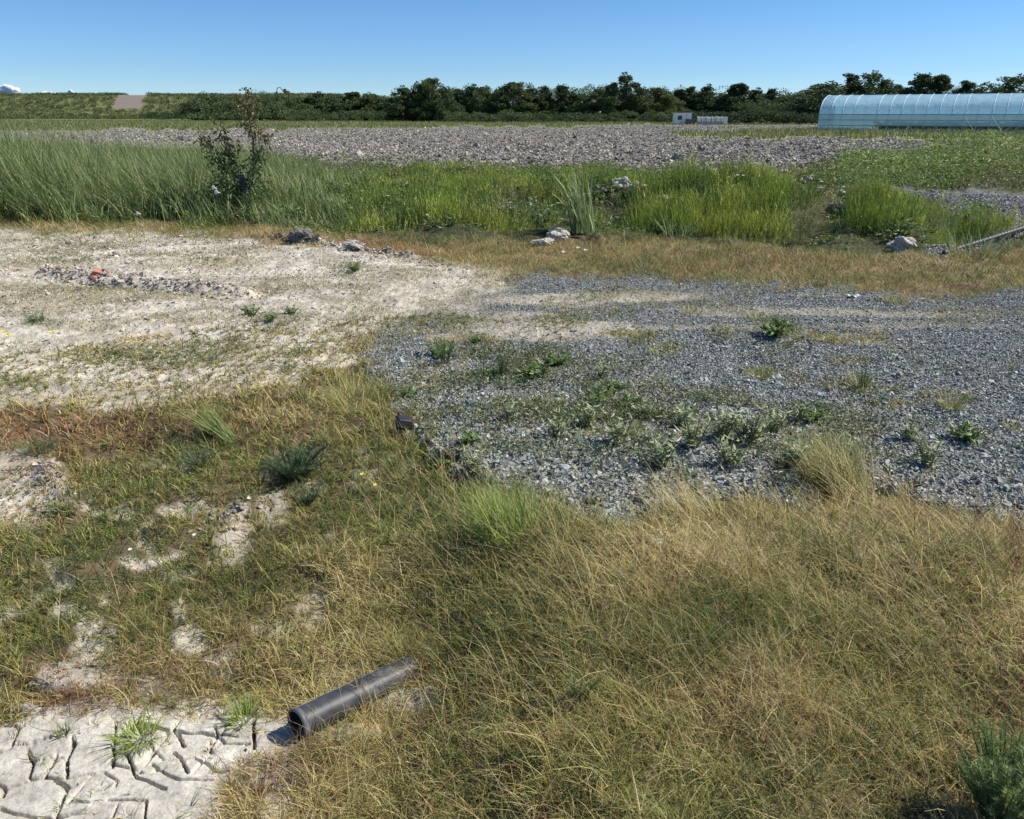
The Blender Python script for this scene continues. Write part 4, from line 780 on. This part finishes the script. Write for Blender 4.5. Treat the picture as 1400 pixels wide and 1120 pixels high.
tuft(335,985,120,.08,.035,BR,'small lime green tuft at the edge of the cracked clay left of the pipe',wd=.003)
tuft(90,1005,40,.03,.02,[(.10,.16,.06),(.2,.2,.1)],'tiny dark sprout beside a crack in the clay',wd=.003)
tuft(322,610,110,.42,.03,[(.20,.27,.07),(.30,.34,.12),(.12,.17,.05)],'sheaf of long green stalks lying toward the upper left',az=(R(150),.16),lean=(.9,1.35),curl=(0,.3),wd=.004)
tuft(556,912,260,.12,.05,[(.50,.40,.18),(.36,.32,.11),(.22,.26,.07)],'olive grass tuft half covering the buried far end of the drain pipe',wd=.002)
tuft(487,560,420,.22,.16,[(.42,.38,.12),(.30,.34,.09),(.5,.42,.2)],'yellowish grass hump left of the dark block',wd=.0028)
tuft(1140,665,480,.26,.12,[(.40,.38,.12),(.24,.3,.08),(.5,.42,.2)],'yellow-green tuft spreading over the near gravel edge',az=(R(110),.9),wd=.003)
tuft(1165,690,200,.30,.1,[(.62,.52,.26),(.4,.36,.15)],'straw coloured tuft at the corner of grass and gravel',az=(R(130),.6),wd=.0026)
tuft(950,715,300,.26,.14,[(.62,.52,.28),(.42,.36,.14)],'pale straw tuft leaning left against the gravel bank',az=(R(150),.4),wd=.0026)
tuft(50,440,120,.10,.05,[(.16,.22,.07),(.12,.17,.06)],'dark green tuft at the left side of the clay ground',wd=.006)
tuft(55,620,170,.12,.06,[(.17,.22,.10),(.12,.15,.08)],'grey-green tuft at the top of the bare patch on the left',wd=.003)
for i,(px,py,n,H,lb) in enumerate([(945,427,60,.08,'in the upper wheel track'),(1035,440,50,.07,'beside the leafy bunch on the upper gravel'),(1145,470,50,.06,'on the pale track edge'),(1225,415,90,.07,'near the white scrap at the far gravel'),(1175,530,110,.13,'right of the long grass strip on the gravel'),(1300,560,140,.10,'toward the right side of the gravel'),(1040,518,140,.09,'left of centre in the gravel strip'),(905,486,70,.08,'on the pale streak of the gravel'),(1385,590,80,.07,'at the right picture edge on gravel'),(860,600,110,.12,'among leafy weeds below the middle'),(395,512,60,.05,'alone near the bottom of the clay'),(32,522,60,.06,'on clay at the left picture edge')]):
    tuft(px,py,n,H,.05 if py>500 else .09,[(.36,.36,.12),(.2,.26,.07),(.46,.4,.18)],'olive grass tuft '+lb,wd=.0035 if py>500 else .006)
# leafy weeds
def leafy(n_st,H,sp,leafL,leafW,cols,per=9,broad=False):
    lm=MB(); sm_=MB()
    for i in range(n_st):
        a=random.uniform(0,6.28); r_=sp*math.sqrt(random.random()); h=H*random.uniform(.5,1.1); b=np.array([r_*math.cos(a)*.3,r_*math.sin(a)*.3,0]); e=np.array([r_*math.cos(a),r_*math.sin(a),h])
        tube([b,(b+e)/2+[0,0,h*.08],e],[.003,.0025,.0012],sm_,(.20,.20,.10),4,False)
        t=U(.1,1,per); P=b+(e-b)*t[:,None]; aa=U(0,6.28,per); D=np.stack([np.cos(aa),np.sin(aa),U(-.1,.8,per)],1)
        kites(P,D,leafL*U(.6,1.2,per),leafW*U(.6,1.2,per),np.array(cols)[rng.integers(0,len(cols),per)]*U(.75,1.2,per)[:,None],lm,roll=np.tile(np.array([0,0,1.]),(per,1))+rng.normal(0,.35,(per,3)))
    return lm,sm_
def weed(name,px,py,args,label,cat='weed',group=None):
    t=empty(name,(0,0,0),label,cat,0,group); lm,s_=leafy(*args); lm.build('leaves',m_leaf,t); s_.build('stems',m_leaf,t); return place(t,px,py)
random.seed(4)
PALE=[(.30,.35,.17),(.22,.28,.12),(.40,.42,.25)]; FRESH=[(.14,.22,.05),(.20,.29,.07),(.10,.16,.04)]
WA=weed('leafy_weed',900,640,(14,.15,.10,.055,.016,PALE),'pale leaved weed standing at the top of the gravel bank')
WB=weed('leafy_weed',735,520,(12,.11,.10,.07,.026,FRESH),'broad leaved weed on the upper gravel, yellow-green')
WC=weed('leafy_weed',600,490,(16,.10,.12,.045,.016,FRESH),'fresh green weed patch at the upper left of the gravel')
WL=[(WA,[(760,600,.8,'left of the white pebble on the gravel'),(800,585,.9,'just right of the white pebble on the gravel'),(845,610,1.,'above the gravel bank, left of the pale leaved weed'),(945,615,1.1,'curling pale leaves right of the central weed'),(985,600,1.1,'in the middle of the weedy gravel belt'),(1020,610,1.15,'at the right of the weedy gravel belt'),(1055,595,.9,'right end of the weedy belt'),(1000,640,.9,'over the dark gravel slope'),(930,585,.8,'in the upper belt of weeds'),(880,575,.8,'above the belt of weeds, centre'),(1270,640,.9,'standing alone on the right gravel'),(1240,605,.7,'low, above the lone weed at right'),(650,655,.8,'at the lower left slope of the gravel'),(1160,632,.8,'dark, behind the yellow tuft'),(700,575,.7,'small, on plain gravel left of centre'),(1080,640,.8,'beside the yellow tuft'),(820,520,.7,'on the upper middle gravel')]),
 (WB,[(672,520,.6,'flat rosette left of the broad weed'),(760,500,.8,'behind the broad leaved weed'),(1105,578,.8,'dark, standing on right middle gravel'),(1062,462,1.25,'bunch on the upper gravel track'),(860,560,.7,'small rosette amid gravel'),(840,535,.6,'tiny rosette on upper gravel'),(610,640,.6,'low rosette near the bank foot'),(1320,605,.8,'sparse, on the right gravel'),(640,610,.6,'left of the weedy belt')]),
 (WC,[(560,545,.7,'left gravel edge above the dark block'),(650,470,.7,'at the upper left gravel'),(815,555,.9,'middle of the gravel'),(345,432,.9,'dark mat in the middle of the clay'),(400,430,.7,'right end of the dark mat on the clay'),(370,440,.75,'centre of the dark mat on the clay'),(485,372,1.0,'dark green patch at the top right of the clay'),(830,545,.8,'above the central weeds')])]
for src,lst in WL:
    for px,py,s,lb in lst: x,y,z=T(px,py); dup(src,(x,y,z),U(0,6.28),s,'leafy weed '+lb,'leafy weeds on the gravel and clay')
    src['group']='leafy weeds on the gravel and clay'
# feathery dark plants
def feathery(n_st,H,sp,cols,needle=.03,per=60,wd=.0016,up=.5):
    fm=MB(); sb=MB()
    for i in range(n_st):
        a=random.uniform(0,6.28); r_=sp*math.sqrt(random.random()); h=H*random.uniform(.55,1.1); b=np.array([r_*math.cos(a)*.25,r_*math.sin(a)*.25,0]); e=np.array([r_*math.cos(a),r_*math.sin(a),h])
        mid=(b+e)/2+np.array([0,0,h*.12]); tube([b,mid,e],[.003,.002,.001],sb,(.13,.16,.07),4,False)
        t=U(.08,1,per); P=((1-t)**2)[:,None]*b+(2*t*(1-t))[:,None]*(2*mid-(b+e)/2)+(t**2)[:,None]*e
        blades(P,needle*(1.15-.6*t)*U(.7,1.3,per),wd*U(.7,1.3,per),U(0,6.28,per),U(up,up+.8,per),-U(0,.4,per),2,np.array(cols)[rng.integers(0,len(cols),per)]*U(.75,1.25,per)[:,None],mb=fm,clampz=False)
    return fm,sb
def fplant(name,px,py,args,label,kw={}):
    t=empty(name,(0,0,0),label,'plant'); f,s_=feathery(*args,**kw); f.build('foliage',m_leaf,t); s_.build('stems',m_leaf,t); return place(t,px,py)
FD=[(.045,.095,.035),(.065,.125,.05),(.09,.15,.07)]
fplant('feathery_plant',402,655,(60,.16,.17,FD),'dark feathery green plant in dry grass left of the gravel',dict(per=70,wd=.0022,needle=.035))
fplant('feathery_plant',420,690,(14,.09,.09,[(.14,.2,.09),(.1,.16,.08)]),'small grey-green feathery shoot below the dark feathery plant',dict(per=40,wd=.002))
fplant('young_conifer',1366,1130,(150,.20,.12,[(.17,.25,.05),(.23,.31,.10),(.33,.40,.18)]),'soft needled green seedling in the bottom right corner',dict(per=150,wd=.0012,needle=.026,up=.5))
fplant('horsetail_plant',688,520,(7,.22,.045,[(.13,.19,.09),(.09,.14,.06)]),'upright feathery horsetail on the upper gravel',dict(per=80,wd=.003,needle=.035))
fplant('horsetail_plant',608,498,(10,.18,.08,[(.12,.22,.06),(.09,.17,.05)]),'bright feathery horsetail at the upper left of the gravel',dict(per=60,wd=.003,needle=.04))
fplant('horsetail_plant',660,520,(3,.26,.03,[(.13,.2,.08)]),'thin single horsetail stem left of the upright one',dict(per=60,wd=.0025,needle=.025))
fplant('horsetail_plant',655,535,(4,.12,.04,[(.15,.2,.09)]),'faint short horsetail beneath the thin single stem',dict(per=40,wd=.0025,needle=.025))
fplant('feathery_plant',275,640,(16,.10,.12,[(.15,.2,.1),(.1,.15,.08)]),'dusty green feathery patch in the grass under the lying stalks',dict(per=40,wd=.0022))
fplant('feathery_plant',790,965,(6,.10,.05,[(.14,.24,.08)]),'small fresh green shoot in the golden grass right of the pipe',dict(per=30,wd=.003))
fplant('feathery_plant',1178,533,(8,.12,.05,[(.13,.2,.06)]),'small feathery plant on the gravel strip at right',dict(per=40,wd=.003))
# flowers
def flower(px,py,r_,h,col,label,petals=5):
    x,y,z=T(px,py); g=empty('flower',(x,y,z),label,'flower'); mb=MB(); tube([(0,0,0),(.01,0,h*.6),(0,-.01,h)],.0014,mb,(.2,.28,.08),4); mb.build('stem',m_leaf,g)
    mb=MB(); a=np.arange(petals)/petals*6.283; D=np.stack([np.cos(a),np.sin(a)-.4,.5+0*a],1); kites(np.tile([0,-.01,h],(petals,1)),D,r_,r_*.9,np.array([col]*petals),mb,roll=np.tile([0,0,1.],(petals,1))); mb.build('petals',m_leaf,g)
YW=(.85,.75,.04); WH=(.85,.85,.80)
for i,(px,py,lb) in enumerate([(497,658,'upper yellow dandelion in the grass left of the gravel'),(515,676,'lower yellow dandelion in the grass left of the gravel'),(9,462,'leftmost yellow flower at the left edge of the clay'),(15,464,'second yellow flower at the left edge of the clay'),(75,458,'lone yellow flower on the clay left side')]):
    flower(px,py+6,.012 if py>600 else .024,.06,YW,lb,8)
for px,py,lb in [(270,738,'upper white clover head in the left foreground grass'),(184,762,'lower white clover head in the left foreground grass'),(344,690,'small white flower in the grass right of the clovers')]: flower(px,py+8,.010,.05,WH,lb,9)
def trumpet(px,py,Y,r_,label):
    x,y,z=at(px,py,Y); g=empty('bindweed_flower',(x,y,z),label,'flower'); mb=MB(); d=np.array([-.5,-.8,.25]); d/=np.linalg.norm(d); pts=[np.array(d)*t for t in np.array([-.8,-.3,.1,.35])*r_*1.6]
    tube(pts,[r_*.12,r_*.22,r_*.5,r_],mb,(.85,.85,.83),10,False); mb.build('petals',m_leaf,g,smooth=True); mb=MB(); tube([pts[0],pts[0]+[0,.05,-.12]],.004,mb,(.12,.18,.05),4); mb.build('stem',m_leaf,g)
trumpet(293,257,12.9,.040,'upper white bindweed flower left of the black guard'); trumpet(297,263,12.9,.042,'lower white bindweed flower left of the black guard'); trumpet(189,292,12.4,.035,'lone white bindweed flower low in the reed grass')
for i in range(16):
    px=[540,548,556,702,585,420,1005,1012,790,770,800,905,650,880,310,230][i]; py=[244,248,247,256,305,247,272,276,352,357,354,246,252,286,272,300][i]
    x,y,z=T(px,py); flower(px,py,.03,.35 if py<300 else .1,WH,'tiny white flower head '+['at the reed edge, topmost of three','at the reed edge, middle of three','at the reed edge, right of three','above the dark hollow','low beside the dry grass','in the reed grass right of the sapling','left of two beside the brown mound','right of two beside the brown mound','centre of the group in the dry strip','left of the group in the dry strip','right of the group in the dry strip','on the horsetail crest','above the ditch centre','in front of the left earth mound','left of the black guard','low in the left reeds'][i],7)
# ---------------------------------------------------------------- sapling with black guard
def sapling():
    x,y,_=at(338,290,13.6); z=float(Zr(np.array([x]),np.array([y]))[0]); g=empty('sapling',(x,y,z),'young tree with drooping brownish leaves rising above the reeds on the left','young tree')
    px2m=13.6/F*CT**-0 if False else 13.0/F; hp=lambda py:(at(345,py,13.6)[2]-z); X=lambda px:(at(px,200,13.6)[0]-x)
    tb=MB(); lm=MB(); bc=(.13,.10,.07)
    main=[(0,0,0),(X(342),0,hp(240)),(X(346),.05,hp(190)),(X(344),0,hp(150)),(X(348),.05,hp(120))]
    tube(main,[.028,.022,.016,.010,.004],tb,bc,7)
    lims=[([(0,0,.1),(X(322),-.1,hp(220)),(X(309),-.15,hp(190)),(X(306),-.15,hp(160))],.012,46),([(0,0,.1),(X(310),-.15,hp(230)),(X(292),-.2,hp(205)),(X(278),-.2,hp(182))],.011,46),([(0,0,.3),(X(318),-.2,hp(225)),(X(318),-.2,hp(195))],.010,50),
      ([main[2],(X(335),-.1,hp(165)),(X(336),-.1,hp(140))],.006,26),([main[2],(X(358),.1,hp(180)),(X(362),.1,hp(195))],.006,40),([main[1],(X(352),-.1,hp(215)),(X(358),-.15,hp(205))],.007,34),([main[3],(X(354),0,hp(140)),(X(357),0,hp(150))],.004,22),([main[3],(X(338),0,hp(130)),(X(335),0,hp(133))],.004,14),([(0,0,.2),(X(325),-.3,hp(250)),(X(300),-.4,hp(240))],.010,60),([(0,0,.2),(X(345),-.3,hp(245)),(X(352),-.35,hp(225))],.009,60),(main[2:],.004,60)]
    for pts,r_,nl in lims:
        nl=int(nl*2.1)
        pts=np.array(pts,float); tube(pts,np.linspace(r_,r_*.3,len(pts)),tb,bc,5); t=U(.15,1,nl)*(len(pts)-1); i=np.minimum(t.astype(int),len(pts)-2); f=(t-i)[:,None]
        P=pts[i]*(1-f)+pts[i+1]*f+rng.normal(0,.055,(nl,3)); D=np.stack([rng.normal(0,.6,nl),rng.normal(0,.6,nl),-U(.2,1.2,nl)],1)
        hi=(P[:,2]>hp(200))[:,None]; c=np.where(hi&(U(0,1,nl)<.6)[:,None],np.array([.24,.19,.085]),np.array([.10,.14,.05]))*U(.7,1.4,nl)[:,None]
        kites(P,D,U(.055,.10,nl),U(.03,.052,nl),c,lm,roll=rng.normal(0,1,(nl,3)))
    for (a_,b_,rr_) in [(302,212,.17),(300,238,.22),(318,222,.2),(288,192,.10),(325,200,.13),(345,228,.2),(330,262,.26),(308,258,.26),(350,255,.2),(312,186,.10),(354,205,.12),(347,170,.10),(283,262,.2)]:
        nl=75 if rr_>.15 else 36; d=rng.normal(size=(nl,3)); P=np.array([X(a_),-.12,hp(b_)])+d*rr_*.5; c=np.where((U(0,1,nl)<(.12 if b_>200 else .5))[:,None],np.array([.24,.19,.085]),np.array([.10,.14,.045]))*U(.6,1.5,nl)[:,None]
        kites(P,np.stack([rng.normal(0,.6,nl),rng.normal(0,.6,nl),-U(.1,1.1,nl)],1),U(.055,.095,nl),U(.03,.05,nl),c,lm,roll=rng.normal(0,1,(nl,3)))
    n=1000; P=np.stack([U(X(278),X(360),n),U(-.55,.1,n),np.abs(rng.normal(0,.26,n))+.02],1); kites(P,np.stack([rng.normal(0,1,n),rng.normal(0,1,n)-.4,U(-.8,.3,n)],1),U(.05,.1,n),U(.03,.06,n),np.array([.07,.115,.04])*U(.6,1.5,n)[:,None],lm)
    for q_ in lm.v: q_[:,2]=np.minimum(q_[:,2],hp(121)+.02)
    tb.build('trunk',m_bark,g); lm.build('crown',m_leaf,g)
    xx,yy,zz=at(335,256,13.35); g2=empty('tree_guard',(xx,yy,zz-.19),'black ribbed plastic guard at the foot of the sapling','tree guard'); mb=MB()
    pts=[(0,0,i*.0105) for i in range(36)]; tube(pts,[.080+(.009 if (i%4)<2 else 0) for i in range(36)],mb,(.035,.036,.042),16,False); mb.build('guard_wall',m_plast,g2)
    mb=MB(); tube([(0,0,.365),(0,0,.385)],[.094,.094],mb,(.05,.05,.055),16,False); mb.build('rim',m_plast,g2)
sapling()
def leafy_plant(px,py,Y,h,label):
    x,y,_=at(px,py,Y); z=float(Zr(np.array([x]),np.array([y]))[0]); g=empty('leafy_plant',(x,y,z),label,'plant'); lm,s_=leafy(22,h,h*.45,.085,.032,[(.13,.20,.06),(.09,.15,.05),(.34,.38,.22)],16); lm.build('leaves',m_leaf,g); s_.build('stems',m_leaf,g)
leafy_plant(738,322,12.0,.52,'pale leaved bushy plant standing above the white lumpy rock')
leafy_plant(695,300,13.0,.42,'darker leafy plant behind and left of the pale leaved plant')
o=tuft(797,318,90,.85,.16,[(.28,.35,.14),(.38,.44,.2),(.18,.25,.09)],'tall clump of arching reed blades beside the left earth mound',lean=(.0,.25),curl=(.0,.9),wd=.026,az=(R(170),.7))
o.name='reed_clump'; o['category']='reeds'
o=tuft(930,324,60,.3,.3,[(.30,.36,.18),(.14,.2,.08)],'scattered reed blades in front of the horsetail bank',lean=(.1,.6),curl=(.1,.9),wd=.014); o.name='reed_clump'; o['category']='reeds'
o=tuft(1330,352,150,.4,.3,[(.36,.36,.18),(.2,.26,.1)],'pale green reeds growing beside the hose pipe end',lean=(.1,.7),curl=(.1,.9),wd=.010); o.name='reed_clump'; o['category']='reeds'
